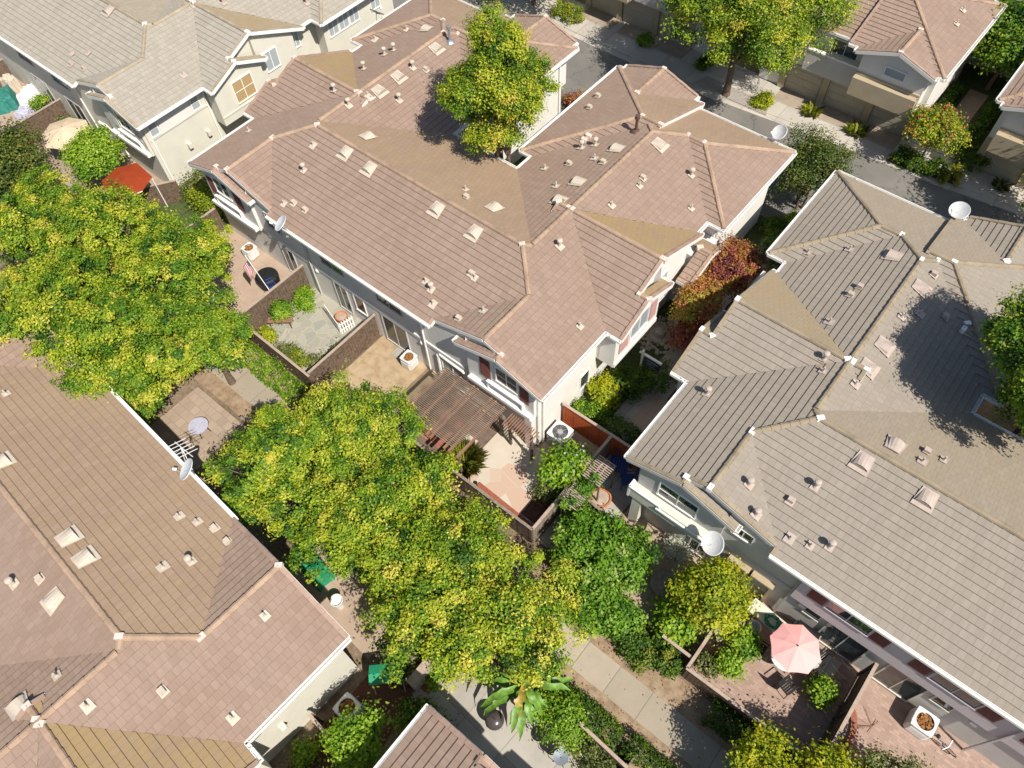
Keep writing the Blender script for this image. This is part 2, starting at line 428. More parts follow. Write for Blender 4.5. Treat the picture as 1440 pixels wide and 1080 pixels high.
def window(parent, side, c, a0, a1, z0, z1, glass='glass', frame='white_paint', mull=1, proud=.05, name='window', bar=False):
    """side = the way the wall looks; c = wall plane; a0..a1 along the wall"""
    dn = {'S':(0,-1),'N':(0,1),'W':(-1,0),'E':(1,0)}[side]; ax = 1 if side in 'WE' else 0
    def P(a, d, z): return (a, c+dn[1]*d, z) if ax == 0 else (c+dn[0]*d, a, z)
    def bx(mb, A0, A1, Z0, Z1, D0, D1):
        p, q = P(A0, D0, Z0), P(A1, D1, Z1); mb.box(tuple(map(min, p, q)), tuple(map(max, p, q)))
    f = MB(); t = .055
    bx(f, a0, a1, z1-t, z1, -.02, proud); bx(f, a0, a1, z0, z0+t, -.02, proud+.02)
    bx(f, a0, a0+t, z0+t, z1-t, -.02, proud); bx(f, a1-t, a1, z0+t, z1-t, -.02, proud)
    for k in range(mull):
        mx = a0+(a1-a0)*(k+1)/(mull+1); bx(f, mx-.02, mx+.02, z0+t, z1-t, -.02, proud-.01)
    if bar: bx(f, a0+t, a1-t, (z0+z1)/2-.012, (z0+z1)/2+.012, -.02, proud-.014)
    w = f.build(name, frame, parent)
    g = MB(); bx(g, a0+t, a1-t, z0+t, z1-t, -.02, .018); g.build('pane', glass, w)
    return w
def shutter(parent, side, c, a0, a1, z0, z1, mat):
    dn = {'S':(0,-1),'N':(0,1),'W':(-1,0),'E':(1,0)}[side]; ax = 1 if side in 'WE' else 0; mb = MB()
    def bx(A0, A1, Z0, Z1, D1):
        p = (A0, c-dn[1]*.02, Z0) if ax == 0 else (c-dn[0]*.02, A0, Z0); q = (A1, c+dn[1]*D1, Z1) if ax == 0 else (c+dn[0]*D1, A1, Z1)
        mb.box(tuple(map(min,p,q)), tuple(map(max,p,q)))
    bx(a0, a1, z0, z1, .03)
    n = max(4, int((z1-z0)/.1))
    for k in range(n): bx(a0+.05, a1-.05, z0+(z1-z0)*(k+.25)/n, z0+(z1-z0)*(k+.7)/n, .045)
    return mb.build('shutter', mat, parent)

WALLS_HALF = [  # (x0,y0,x1,y1) outer faces, right half
    (0,.36,10.7,.36),(10.7,.36,10.7,12.55),(10.7,12.55,11.5,12.55),(11.5,12.55,11.5,18.25),(11.5,18.25,1.8,18.25),
    (1.8,18.25,1.8,11.15),(1.8,11.15,2.55,11.15),(2.55,11.15,2.55,9.15),(2.55,9.15,0,9.15)]
POPS = [(7.0,10.6,.2,.5,2.4),(10.6,11.2,4.45,10.6,2.2),(10.9,11.65,4.42,7.77,2.25),(2.1,5.75,18.2,19.1,2.2)]   # x0,x1,y0,y1,zbottom
def wall_seg(mb, B, x0, y0, x1, y1, z0=0.0, m=0, thick=None):
    L = math.hypot(x1-x0, y1-y0)
    if L < .01: return
    nx, ny = (y1-y0)/L, -(x1-x0)/L                      # outward (right hand side of travel)
    n = max(1, int(L/.12)); pts = []
    for k in range(n+1):
        t = k/n; x, y = x0+(x1-x0)*t, y0+(y1-y0)*t
        pts.append((x, y, max(uz(B, x-nx*.02, y-ny*.02), 2.6)-.05))
    keep = [pts[0]]
    for k in range(1, n):
        if abs((pts[k+1][2]-pts[k][2])-(pts[k][2]-pts[k-1][2])) > 1e-3: keep.append(pts[k])
    keep.append(pts[-1])
    mb.poly([(x0,y0,z0)] + [(x1,y1,z0)] + keep[::-1], None, m)
def house(name, label, loc, rz, tile, cap, mort, wall, extra=(), drop=(), halves=(1,1), flat=False):
    B = list(BAR)
    H2 = [b for i, b in enumerate(HALF) if i not in drop]
    if flat:                                              # plain front: the gables run out to one straight eave
        B = [blk(-11.16, 11.16, 0, 9.55, W=-11.16, E=11.16, S=0, N=9.55)]
        H2 = [blk(4.9, 11.16, -.02, 5.0, E=11.16, W=4.9)] + H2[2:]
    if halves[0]: B += H2
    if halves[1]: B += mirror_blocks(H2)
    B += list(extra)
    root = empty(name, loc, label, 'townhouse', rz)
    roof = roof_mesh(B).build('roof', tile, root)
    rid, eav, rak = edges(B)
    for A, E in rid:
        mb = MB(); cap_line(mb, A, E); mb.build('ridge_cap', cap, root)
    rnd = random.Random(5)
    ends = {}
    for A, E in rid:
        for p in (A, E): ends.setdefault((round(p.x*2), round(p.y*2)), p)
    for p in ends.values():
        if abs(p.z-ZE) < .25 or rnd.random() < .25: continue
        a = rnd.choice((0, PI/2, PI/4)); w = rnd.uniform(.11,.15)
        mb = MB(); mb.box((p.x-w,p.y-w*.7,p.z-.12),(p.x+w,p.y+w*.7,p.z+.10), 0, a); mb.build('mortar_patch', mort, root)
    for side, A, E in eav:
        if (E-A).length < .2: continue
        dn = {'S':(0,-1),'N':(0,1),'W':(-1,0),'E':(1,0)}[side]; d = (E-A).normalized()
        g = MB(); o = Vector((dn[0]*.045, dn[1]*.045, 0)); dz = Vector((0,0,-.055))
        A2, E2 = A - d*.02, E + d*.02
        g.bar(A2+o*.2+dz*1.5, E2+o*.2+dz*1.5, .03, .2, 0)
        g.bar(A2+o*2.9+dz*.6, E2+o*2.9+dz*.6, .03, .13, 0)
        g.bar(A2+o*1.6+dz*1.7, E2+o*1.6+dz*1.7, .11, .02, 0)
        for q in (A2, E2):
            g.bar(q+o*.2+dz*.9, q+o*2.9+dz*.9, .03, .13, 0)
        g.build('gutter', 'white_paint', root)
    for side, ln in rak:
        t = MB(); f = MB()
        dn = {'S':(0,-1),'N':(0,1),'W':(-1,0),'E':(1,0)}[side]; o = Vector((dn[0], dn[1], 0))
        for k in range(len(ln)-1):
            if (ln[k+1]-ln[k]).length < .1: continue
            L = (ln[k+1]-ln[k]).length; n = max(1, round(L/.36)); d = (ln[k+1]-ln[k])/n
            for j in range(n):
                p = ln[k]+d*j; lift = Vector((0,0,.05 + .012*(j % 2)))
                t.bar(p-o*.03+lift, p+d*.99-o*.03+lift, .15, .06)
            f.bar(ln[k]+o*.045-Vector((0,0,.07)), ln[k+1]+o*.045-Vector((0,0,.07)), .035, .18)
        if not t.v: continue
        t.build('rake_tile', 'rake_rose' if cap == 'cap_rose' else cap, root); f.build('fascia', wall if wall != 'wall_cream' else 'white_paint', root)
    # walls
    w = MB()
    PP = [p for p in POPS if not (flat and p[3] < 1)]
    for sx in (1, -1):
        if not halves[0 if sx == 1 else 1]: continue
        for (x0,y0,x1,y1) in WALLS_HALF:
            if sx == 1: wall_seg(w, B, x0,y0,x1,y1)
            else: wall_seg(w, B, -x1,y1,-x0,y0)
        for (x0,x1,y0,y1,zb) in PP:
            if sx == -1: x0, x1 = -x1, -x0
            zt = lambda x, y: uz(B, x, y)-.05
            if zb > 2.3 or True:
                wall_seg(w, B, x0,y0,x1,y0, zb); wall_seg(w, B, x1,y0,x1,y1, zb); wall_seg(w, B, x1,y1,x0,y1, zb); wall_seg(w, B, x0,y1,x0,y0, zb)
                w.poly([(x0,y0,zb),(x0,y1,zb),(x1,y1,zb),(x1,y0,zb)])
    w.build('wall', wall, root)
    root_B[root.name] = B
    return root, B
root_B = {}
def downspout(parent, x, y, z0, z1, mat='white_paint', kick=(0,0)):
    mb = MB(); mb.bar((x,y,z0),(x,y,z1), .08, .06)
    if kick != (0,0): mb.bar((x,y,z1),(x+kick[0],y+kick[1],z1+.25), .08, .06)
    return mb.build('downspout', mat, parent)
def belt(parent, pts, z0, z1, out, mat, name='trim_band'):
    """band along a wall face; pts = outward-right polyline"""
    mb = MB()
    for (x0,y0),(x1,y1) in zip(pts, pts[1:]):
        L = math.hypot(x1-x0,y1-y0); nx, ny = (y1-y0)/L*out, -(x1-x0)/L*out
        mb.box((min(x0,x1,x0+nx,x1+nx), min(y0,y1,y0+ny,y1+ny), z0), (max(x0,x1,x0+nx,x1+nx), max(y0,y1,y0+ny,y1+ny), z1))
    return mb.build(name, mat, parent)
def dress(root, B, spec, mat, kinds=None, flue_m=()):
    rnd = random.Random(3)
    for s, x, y in spec.get('big', ()): vent_big(B, x, y, s, mat, root)
    for i, (s, x, y) in enumerate(spec.get('pipe', ())):
        if uz(B, x, y) < 3: continue
        vent_pipe(B, x, y, s, mat, root, rnd.choice((0,0,1,1,2)), rnd)
    for (s, x, y), fm in zip(spec.get('tall', ()), flue_m): flue(B, x, y, fm, root)
# ------------------------------------------------------------------ the houses
V_C = {'big': [('S',-3.92,4.27),('S',-2.28,4.2),('S',1.97,4.18),('S',4.21,4.14),('E',-6.03,8.64),('E',-6.05,10.05),('E',-6.11,12.98),('W',-8.12,14.31),('N',-4.16,5.91),('N',3.76,5.99),('W',5.86,12.4),('W',5.75,9.54),('W',5.82,8.08),('E',7.34,13.78)],
 'pipe': [('W',-10.2,3.2),('S',-4.84,.84),('S',-4.41,1.11),('S',-3.63,1.12),('S',-5.7,3.82),('S',-5.18,2.61),('S',3.79,1.37),('S',4.25,1.22),('S',5.31,2.64),('S',5.57,2.57),('S',4.75,.75),('W',6.23,.74),('W',6.88,1.57),('N',1.99,6.09),('N',2.46,5.62),('E',-6.11,7.91),('E',-5.06,9.0),('E',-6.35,6.83),('E',-6.01,11.06),('E',-5.53,11.49),('S',-10.73,12.72),('S',-9.45,14.02),('W',-8.27,11.88),('W',-8.49,11.38),('W',-8.5,9.84),('W',-7.92,7.29),('W',2.2,16.05),('W',2.46,14.96),('W',4.66,12.39),('W',5.33,11.39),('W',5.94,11.2),('W',3.48,10.0),('W',4.15,12.0),('W',4.42,10.64),('W',4.96,8.94),('E',7.88,11.61),('E',8.02,11.14),('E',9.3,13.58),('E',7.78,9.31),('E',10.3,12.08),('E',7.5,5.9),('E',10.33,3.6)],
 'tall': [('W',5.87,13.96),('E',-6.02,13.93)]}
V_R = {'big': [('W',-7.67,13.96),('E',-6.04,12.87),('E',-5.96,9.36),('E',-5.98,8.05),('S',-4.42,4.17),('S',-2.18,4.21),('N',-3.84,5.55)],
 'pipe': [('W',-9.31,13.77),('W',-10.68,12.9),('W',-8.12,11.11),('W',-8.01,11.68),('W',-8.14,9.37),('W',-7.46,7.37),('W',-7.23,6.86),('W',-10.26,4.0),('E',-5.95,13.87),('E',-6.05,11.04),('E',-5.55,11.77),('E',-4.73,12.5),('E',-6.04,7.06),('N',-2.27,6.19),('N',-2.87,6.13),('N',-2.85,5.52),('E',-7.07,1.4),('E',-6.32,.69),('S',-5.24,2.67),('S',-5.65,1.82),('S',-5.0,.76),('S',-4.34,.93),('S',-3.82,1.24)]}
V_T = {'big': [('S',3.42,4.35)], 'pipe': [('S',3.52,1.34),('S',4.51,1.84),('S',4.07,.84),('S',5.1,1.02),('E',10.08,4.0),('E',7.67,9.05),('E',6.9,7.61),('E',10.29,12.77)]}
V_B = {'big': [('S',-2.05,4.15),('S',-3.13,4.16),('S',2.37,4.26),('N',-3.57,5.64),('E',-5.67,8.06)],
 'pipe': [('S',-3.62,1.23),('S',-4.23,.92),('S',-4.84,.66),('S',-5.6,.65),('S',-5.06,2.65),('S',-5.49,1.91),('W',-8.9,1.36),('N',-1.95,6.27),('N',-2.62,5.56),('E',-5.74,6.8),('W',-7.29,6.6),('W',-8.45,4.9),('W',-10.44,4.0),('S',5.5,2.77)]}
def bay(root, sx, sh='shutter_maroon', trim='white_paint', glass='glass'):
    def q(a, b): return (a, b) if sx > 0 else (-b, -a)
    window(root, 'S', .2, *q(8.6, 9.8), 3.5, 4.55, glass, 'white_paint', 1, bar=True)
    shutter(root, 'S', .2, *q(7.75, 8.3), 3.2, 4.5, sh); shutter(root, 'S', .2, *q(9.87, 10.35), 3.2, 4.25, sh)
    a, b = q(7.1, 10.55); c, d = q(8.15, 10.1)
    mb = MB(); mb.box((a,-.02,2.42),(b,.22,2.62)); mb.build('ledge', trim, root)
    mb = MB(); mb.box((c,.03,3.1),(d,.22,3.18)); mb.box((c,.05,2.62),(c+.07,.2,3.1)); mb.box((d-.07,.05,2.62),(d,.2,3.1)); mb.build('window_box', trim, root)
    if root is not HC or sx < 0: return
    e, f = q(10.25, 10.62); mb = MB(); mb.box((e,.0,0),(f,.3,2.42)); mb.build('pillar', 'wall_white', root)
# -- centre house
HC, BC = house('townhouse', 'rose tiled white walled townhouse in the middle, above the pergola and the picket fence', (-20.79,12.2,0), 0,
               'tile_rose', 'cap_rose', 'mortar', 'wall_white', extra=[PORCH])
dress(HC, BC, V_C, 'vent_cream', flue_m=('flue_brown', 'flue_steel'))
bay(HC, 1); bay(HC, -1)
for a, b in ((-2.37,-.81),(1.35,2.99),(-6.2,-5.2)): window(HC, 'S', .36, a, b, 3.15, 4.15, 'glass', 'wall_grey', 1)
for a, b in ((-2.0,-1.05),(1.3,2.95),(-5.9,-4.9)): window(HC, 'S', .36, a, b, .12, 2.12, 'glass', 'wall_grey', 1, name='sliding_door')
window(HC, 'S', .36, -.6, .15, .95, 2.2, 'glass', 'white_paint', 0)
belt(HC, [(-6.6,.36),(6.6,.36)], 2.22, 2.42, .06, 'wall_white')
downspout(HC, 4.24, .28, .0, 4.45, 'white_paint'); downspout(HC, -3.4, .28, 0, 4.45, 'wall_grey')
mb = MB(); pts = [(4.95,.33,.3),(4.95,.33,1.95),(5.1,.33,2.12),(5.7,.33,2.05),(6.5,.33,2.0),(6.62,.33,1.85),(6.62,.33,.3)]
mb.tube([Vector(p) for p in pts], .09, 8); mb.build('arch_trim', 'white_paint', HC)
window(HC, 'S', .36, 5.1, 6.45, .1, 1.9, 'glass_blind', 'white_paint', 1, name='patio_door')
for x in (-3.1, 3.95):
    mb = MB(); mb.lathe([(.02,0),(.1,.04),(.12,.16),(.08,.26),(.02,.3)], (x,.36,1.9), 10); mb.build('wall_lamp', 'white_paint', HC)
window(HC, 'E', 11.65, 5.5, 6.9, 3.0, 4.3, 'glass_blind', 'white_paint', 1); shutter(HC, 'E', 11.65, 4.72, 5.4, 2.95, 4.25, 'shutter_pink'); shutter(HC, 'E', 11.65, 7.0, 7.55, 2.95, 4.2, 'shutter_pink')
window(HC, 'E', 11.2, 7.95, 8.95, 3.4, 4.4, 'glass_blind', 'white_paint', 1); window(HC, 'E', 10.7, 3.3, 4.0, .8, 1.9, 'glass', 'white_paint', 0)
window(HC, 'E', 10.7, 6.2, 7.1, .1, 1.95, 'dark_slot', 'white_paint', 0, name='door')
belt(HC, [(11.65,4.45),(11.65,7.75)], 2.25, 2.5, .05, 'wall_white')
mb = MB(); mb.box((10.72,10.9,0),(11.75,12.5,3.6)); mb.box((11.75,9.7,0),(11.95,9.9,3.2)); mb.build('porch', 'wall_white', HC)
mb = MB(); mb.lathe([(.02,0),(.1,.04),(.12,.16),(.08,.26),(.02,.3)], (10.95,10.85,1.7), 10); mb.build('wall_lamp', 'white_paint', HC)
downspout(HC, 10.78, .62, 0, 4.3); downspout(HC, -1.72, 18.0, 0, 4.4); downspout(HC, 11.58, 12.75, 0, 4.4)
# -- right house
HR, BR_ = house('townhouse', 'taupe tiled townhouse on the right, with mauve shutters above the pink umbrella patio', (5.58,12.2,0), 0,
                'tile_taupe', 'cap_taupe', 'mortar_white', 'wall_grey', extra=[EXTRA_W])
dress(HR, BR_, V_R, 'vent_pink')
window(HR, 'S', .2, -9.75, -8.05, 3.2, 4.25, 'glass', 'white_paint', 1, bar=True)
mb = MB(); mb.box((-10.75,-.15,2.3),(-7.2,.24,2.95)); mb.box((-10.55,-.1,0),(-10.15,.2,2.3)); mb.build('balcony', 'wall_cream', HR)
mb = MB()
for p, q in (((-10.75,-.14,3.02),(-9.4,-.14,3.02)),((-9.4,-.14,3.02),(-9.4,-.14,2.75)),((-9.5,-.18,2.8),(-7.2,-.18,2.8)),((-10.75,-.14,3.02),(-10.75,.2,3.02)),((-10.76,-.12,2.2),(-10.76,-.12,3.0))): mb.bar(p, q, .09, .09)
mb.build('balcony_cap', 'white_paint', HR)
window(HR, 'S', .36, -7.95, -7.15, .2, 1.85, 'glass', 'wall_cream', 1); window(HR, 'S', .36, -6.75, -5.9, 3.75, 4.4, 'glass', 'white_paint', 1)
mb = MB(); mb.box((-3.88,.14,2.45),(6.9,.37,4.62)); mb.build('upper_wall', 'wall_lilac', HR)
for x0 in (-3.5, .17):
    shutter(HR, 'S', .14, x0, x0+.6, 3.3, 4.2, 'shutter_maroon'); window(HR, 'S', .14, x0+.65, x0+2.25, 3.35, 4.25, 'glass', 'wall_lilac', 1)
    shutter(HR, 'S', .14, x0+2.3, x0+2.85, 3.3, 4.2, 'shutter_maroon')
for x0 in (3.84, 7.5):
    shutter(HR, 'S', .14, x0, x0+.6, 3.3, 4.2, 'shutter_maroon')
for a, b in ((-3.22,-2.56),(1.62,2.32)): window(HR, 'S', .36, a, b, 1.5, 2.12, 'glass', 'wall_cream', 0)
for a, b in ((-2.32,-.72),(-.02,1.4),(5.2,6.8)): window(HR, 'S', .36, a, b, .12, 2.1, 'glass', 'wall_cream', 1, name='sliding_door')
belt(HR, [(-7.0,.36),(-3.9,.36)], 2.35, 2.6, .05, 'wall_grey'); belt(HR, [(-3.88,.36),(6.9,.36)], 2.4, 2.72, .10, 'wall_lilac'); belt(HR, [(-3.88,.26),(6.9,.26)], 2.52, 2.64, .05, 'wall_lilac')
for a in (-6.35, -5.35):
    mb = MB(); mb.box((a,.1,0),(a+.12,.47,2.05)); mb.box((a+.78,.1,0),(a+.9,.47,2.05)); mb.box((a+.12,.1,1.93),(a+.78,.47,2.05)); mb.box((a+.12,.38,0),(a+.78,.47,1.93)); mb.build('utility_door', 'wall_tan', HR)
downspout(HR, -3.92, .28, 0, 4.45, 'wall_grey'); downspout(HR, 3.6, .1, 0, 4.45, 'wall_lilac')
for a, c, s_ in ((-3.45,.45,'S'),(2.9,.45,'S')):
    mb = MB(); mb.box((a,.3,1.75),(a+.22,.47,1.95)); mb.build('wall_lamp', 'white_paint', HR)
# -- upper left house
HT, BT = house('townhouse', 'grey tiled cream townhouse at the upper left, above the beige patio umbrella', (-47.5,12.2,0), 0, 'tile_grey', 'cap_grey', 'mortar_white', 'wall_cream')
dress(HT, BT, V_T, 'vent_pink')
bay(HT, 1, 'wall_grey')
window(HT, 'E', 10.7, .62, 1.18, 3.42, 4.3, 'glass_blind', 'white_paint', 0, bar=True); window(HT, 'E', 10.7, 3.38, 3.95, 3.42, 4.3, 'glass_blind', 'white_paint', 0, bar=True)
belt(HT, [(10.7,.45),(10.7,4.45)], 3.3, 3.4, .05, 'wall_cream'); belt(HT, [(10.7,1.25),(10.7,3.3)], 3.4, 4.55, .035, 'wall_white', 'stucco_panel')
window(HT, 'E', 11.65, 5.6, 7.0, 3.0, 4.35, 'glass_tan', 'white_paint', 1, bar=True); belt(HT, [(11.65,4.45),(11.65,7.75)], 2.72, 2.8, .04, 'wall_cream')
for a, b in ((8.3,9.3),(10.7,11.3)): window(HT, 'E', 11.2 if a < 10 else 10.7, a, b, 3.3, 4.5, 'glass_blind', 'white_paint', 1)
for a in (12.9, 13.75, 14.6, 16.4): window(HT, 'E', 11.5, a, a+.8, 3.2, 4.4, 'glass_blind', 'white_paint', 1)
for a in (2.2, 3.55):
    mb = MB(); mb.box((10.7,a,1.75),(10.95,a+.22,2.05)); mb.build('wall_vent', 'wall_cream', HT)
for a, b in ((-2.4,-.8),(1.3,3.0)): window(HT, 'S', .36, a, b, 3.15, 4.15, 'glass', 'wall_grey', 1); window(HT, 'S', .36, a, b, .12, 2.1, 'glass', 'wall_grey', 1, name='sliding_door')
downspout(HT, 4.2, .28, 0, 4.45); downspout(HT, 10.76, 4.3, 0, 4.4); downspout(HT, 10.77, .55, 0, 3.3)
mb = MB(); pts = [(4.95,.33,.3),(4.95,.33,1.95),(5.7,.33,2.05),(6.62,.33,1.85),(6.62,.33,.3)]; mb.tube(pts, .09, 8); mb.build('arch_trim', 'white_paint', HT)
# -- lower left house (turned round, a little askew)
HB, BB = house('townhouse', 'rose tiled townhouse in the lower left corner, with an aerial on its eave', (-20.1,1.6,0), R_(177.3), 'tile_rose', 'cap_rose', 'mortar', 'wall_cream', flat=True)
dress(HB, BB, V_B, 'vent_cream')
mb = MB(); mb.box((-10.76,.42,3.15),(-10.68,4.35,4.5)); mb.build('stucco_panel', 'wall_white', HB)
belt(HB, [(-10.7,4.4),(-10.7,.45)], 3.08, 3.15, .1, 'wall_cream')
mb = MB(); mb.box((-10.95,3.3,1.9),(-10.7,3.5,2.1)); mb.build('wall_vent', 'wall_cream', HB)
# -- lower middle house (only one corner of its roof shows)
HD, BD = house('townhouse', 'rose tiled house, only a roof corner shows at the bottom edge', (5.75,1.2,0), PI, 'tile_rose', 'cap_rose', 'mortar', 'wall_cream', halves=(1,0))
# -- upper right house across the street, garages to the street
HU, BU = house('townhouse', 'rose tiled townhouse across the street at the upper right, with tan garage doors', (-3.92,59.6,0), PI, 'tile_rose', 'cap_rose', 'mortar', 'wall_white')
dress(HU, BU, {'pipe': [('W',2.9,13.6),('W',2.7,14.9)], 'big': [('E',8.2,13.5)]}, 'vent_cream')
HV, BV = house('townhouse', 'townhouse at the top edge whose tan garage doors show left of the big street tree', (-30.42,59.6,0), PI, 'tile_rose', 'cap_rose', 'mortar', 'wall_white')
def garage(root, a0, a1):
    mb = MB(); mb.box((a0,18.2,0),(a1,18.3,1.85))
    for k in range(1, 4): mb.box((a0+.05,18.3,1.85*k/4-.19),(a1-.05,18.315,1.85*k/4+.19))
    g = mb.build('garage_door', 'garage_tan', root)
    return g
for root in (HU, HV):
    for sx in (1, -1):
        for a0, a1 in ((2.2,4.3),(4.75,7.1),(7.6,9.75)):
            garage(root, a0 if sx > 0 else -a1, a1 if sx > 0 else -a0)
    for sx in (1, -1):
        for x in (4.52, 7.35, 9.95, 1.98):
            mb = MB(); mb.box((sx*x-.2,18.24,0),(sx*x+.2,18.42,2.1)); mb.build('pier', 'wall_tan', root)
        a, b = sorted((sx*5.8, sx*8.9))
        mb = MB(); mb.box((a,18.25,2.05),(b,18.75,3.3)); mb.build('balcony', 'wall_grey', root)
        mb = MB(); mb.box((a,18.22,3.3),(b,18.8,3.38)); mb.build('balcony_cap', 'white_paint', root)
        c, d = sorted((sx*6.2, sx*7.8)); window(root, 'N', 18.25, c, d, 2.5, 4.2, 'glass', 'white_paint', 1, name='sliding_door')
        e, f = sorted((sx*3.2, sx*4.4)); window(root, 'N', 19.1, e, f, 3.75, 4.3, 'glass_blind', 'white_paint', 0, proud=.09)
        g, h = sorted((sx*2.15, sx*5.75)); mb = MB(); mb.box((g,19.1,3.25),(h,19.2,3.4)); mb.box((g,19.1,2.2),(h,19.55,3.25)); mb.build('bay_skirt', 'wall_tan', root)
window(HU, 'N', 9.15, .9, 1.9, 1.2, 2.4, 'glass_blind', 'wall_tan', 1)
# ------------------------------------------------------------------ ground, street, paving
plain('soil', (.21,.155,.105), .95, var=.35, scale=.8, bmp=.5)
def ground_mat():
    m, nt, b = nodes('earth'); p = geopos(nt)
    a = noise(nt, .5, 6, .65, p); c = noise(nt, 6, 5, .7, p); d = noise(nt, 60, 2, .5, p)
    f = mathn(nt, 'ADD', mathn(nt, 'MULTIPLY', a.outputs[0], .5), mathn(nt, 'MULTIPLY', c.outputs[0], .5))
    r = ramp(nt, f, [(.32, (.10,.07,.045)), (.48, (.20,.145,.095)), (.62, (.32,.25,.175)), (.75, (.40,.33,.24))])
    nt.links.new(mix(nt, mathn(nt, 'MULTIPLY', d.outputs[0], .35), r.outputs[0], (.09,.065,.04)), b.inputs['Base Color'])
    b.inputs['Roughness'].default_value = .95; bump(nt, b, c.outputs[0], .6, .05)
ground_mat()
def asphalt():
    m, nt, b = nodes('asphalt'); p = geopos(nt)
    a = noise(nt, .35, 5, .6, p); c = noise(nt, 40, 3, .6, p)
    r = ramp(nt, a.outputs[0], [(.35, (.17,.16,.145)), (.6, (.225,.21,.19)), (.75, (.27,.25,.22))])
    nt.links.new(mix(nt, mathn(nt, 'MULTIPLY', c.outputs[0], .4), r.outputs[0], (.11,.105,.10)), b.inputs['Base Color'])
    b.inputs['Roughness'].default_value = .9; bump(nt, b, c.outputs[0], .4, .01)
    src = b.inputs['Base Color'].links[0].from_socket
    wv = noise(nt, 1.2, 3, .6, p); sh = N(nt, 'ShaderNodeVectorMath'); sh.operation = 'ADD'; nt.links.new(p, sh.inputs[0]); nt.links.new(wv.outputs['Color'], sh.inputs[1])
    v = N(nt, 'ShaderNodeTexVoronoi'); v.feature = 'DISTANCE_TO_EDGE'; v.inputs['Scale'].default_value = .32; nt.links.new(sh.outputs[0], v.inputs['Vector'])
    k = ramp(nt, v.outputs[0], [(.0, (1,1,1)), (.012, (0,0,0))]); o = noise(nt, 1.1, 4, .6, p)
    q = mix(nt, mathn(nt, 'MULTIPLY', k.outputs[0], .6), src, (.05,.05,.05))
    q = mix(nt, mathn(nt, 'MULTIPLY', ramp(nt, o.outputs[0], [(.60, (0,0,0)), (.70, (1,1,1))]).outputs[0], .35), q, (.09,.085,.08))
    nt.links.new(q, b.inputs['Base Color'])
asphalt()
def slab_mat(name, col, w, h, joint, rot=0, ofs=(0,0), off=0.0, msize=.015, var=.12, stain=.35):
    m, nt, b = nodes(name); p = geopos(nt)
    mp = N(nt, 'ShaderNodeMapping'); mp.inputs['Rotation'].default_value = (0,0,rot); mp.inputs['Location'].default_value = (*ofs,0); nt.links.new(p, mp.inputs['Vector'])
    br = N(nt, 'ShaderNodeTexBrick'); br.offset = off; nt.links.new(mp.outputs[0], br.inputs['Vector']); br.inputs['Scale'].default_value = 1
    br.inputs['Brick Width'].default_value = w; br.inputs['Row Height'].default_value = h; br.inputs['Mortar Size'].default_value = msize; br.inputs['Mortar Smooth'].default_value = .3
    lo = tuple(c*(1-var) for c in col); hi = tuple(min(1,c*(1+var)) for c in col)
    br.inputs['Color1'].default_value = (*lo,1); br.inputs['Color2'].default_value = (*hi,1); br.inputs['Mortar'].default_value = (*joint,1)
    a = noise(nt, .8, 6, .65, p); c = noise(nt, 25, 3, .6, p)
    k = ramp(nt, a.outputs[0], [(.38, (1,1,1)), (.62, (0,0,0))])
    o = mix(nt, mathn(nt, 'MULTIPLY', k.outputs[0], stain), br.outputs['Color'], tuple(x*.62 for x in col))
    o = mix(nt, mathn(nt, 'MULTIPLY', c.outputs[0], .25), o, tuple(x*.65 for x in col))
    nt.links.new(o, b.inputs['Base Color']); b.inputs['Roughness'].default_value = .9
    bump(nt, b, mathn(nt, 'ADD', mathn(nt, 'MULTIPLY', br.outputs['Fac'], -1), mathn(nt, 'MULTIPLY', c.outputs[0], .3)), .3, .01)
slab_mat('walk_concrete', (.40,.345,.265), 1.45, 4, (.20,.17,.13), ofs=(.3,0), msize=.02)
slab_mat('street_concrete', (.50,.465,.41), 2.1, 1.6, (.28,.25,.21), msize=.02, ofs=(0,.1))
slab_mat('grey_concrete', (.41,.385,.34), 1.75, 1.75, (.22,.20,.18), msize=.015, rot=.05)
slab_mat('tan_paver', (.40,.31,.235), .42, .42, (.27,.21,.16), off=.5, msize=.015)
slab_mat('patio_tan', (.44,.335,.255), 2.4, 2.4, (.33,.25,.19), msize=.012, var=.05)
slab_mat('brick_paver', (.40,.28,.225), .22, .11, (.31,.23,.19), off=.5, msize=.008, var=.18, stain=.25)
slab_mat('red_brick', (.36,.13,.085), .24, .12, (.25,.14,.11), off=.5, msize=.01, var=.2)
def flag_mat(name, cols, joint, scale, mort=.04):
    m, nt, b = nodes(name); p = geopos(nt)
    v = N(nt, 'ShaderNodeTexVoronoi'); v.feature = 'DISTANCE_TO_EDGE'; v.inputs['Scale'].default_value = scale; nt.links.new(p, v.inputs['Vector'])
    w = N(nt, 'ShaderNodeTexVoronoi'); w.inputs['Scale'].default_value = scale; nt.links.new(p, w.inputs['Vector'])
    s = N(nt, 'ShaderNodeSeparateColor'); nt.links.new(w.outputs['Color'], s.inputs[0])
    r = ramp(nt, s.outputs[0], [(i/(len(cols)), c) for i, c in enumerate(cols)], 'CONSTANT')
    a = noise(nt, 3, 5, .65, p)
    c = mix(nt, mathn(nt, 'MULTIPLY', a.outputs[0], .5), r.outputs[0], tuple(x*.72 for x in cols[0]))
    e = mathn(nt, 'LESS_THAN', v.outputs[0], mort)
    nt.links.new(mix(nt, e, c, joint), b.inputs['Base Color']); b.inputs['Roughness'].default_value = .85
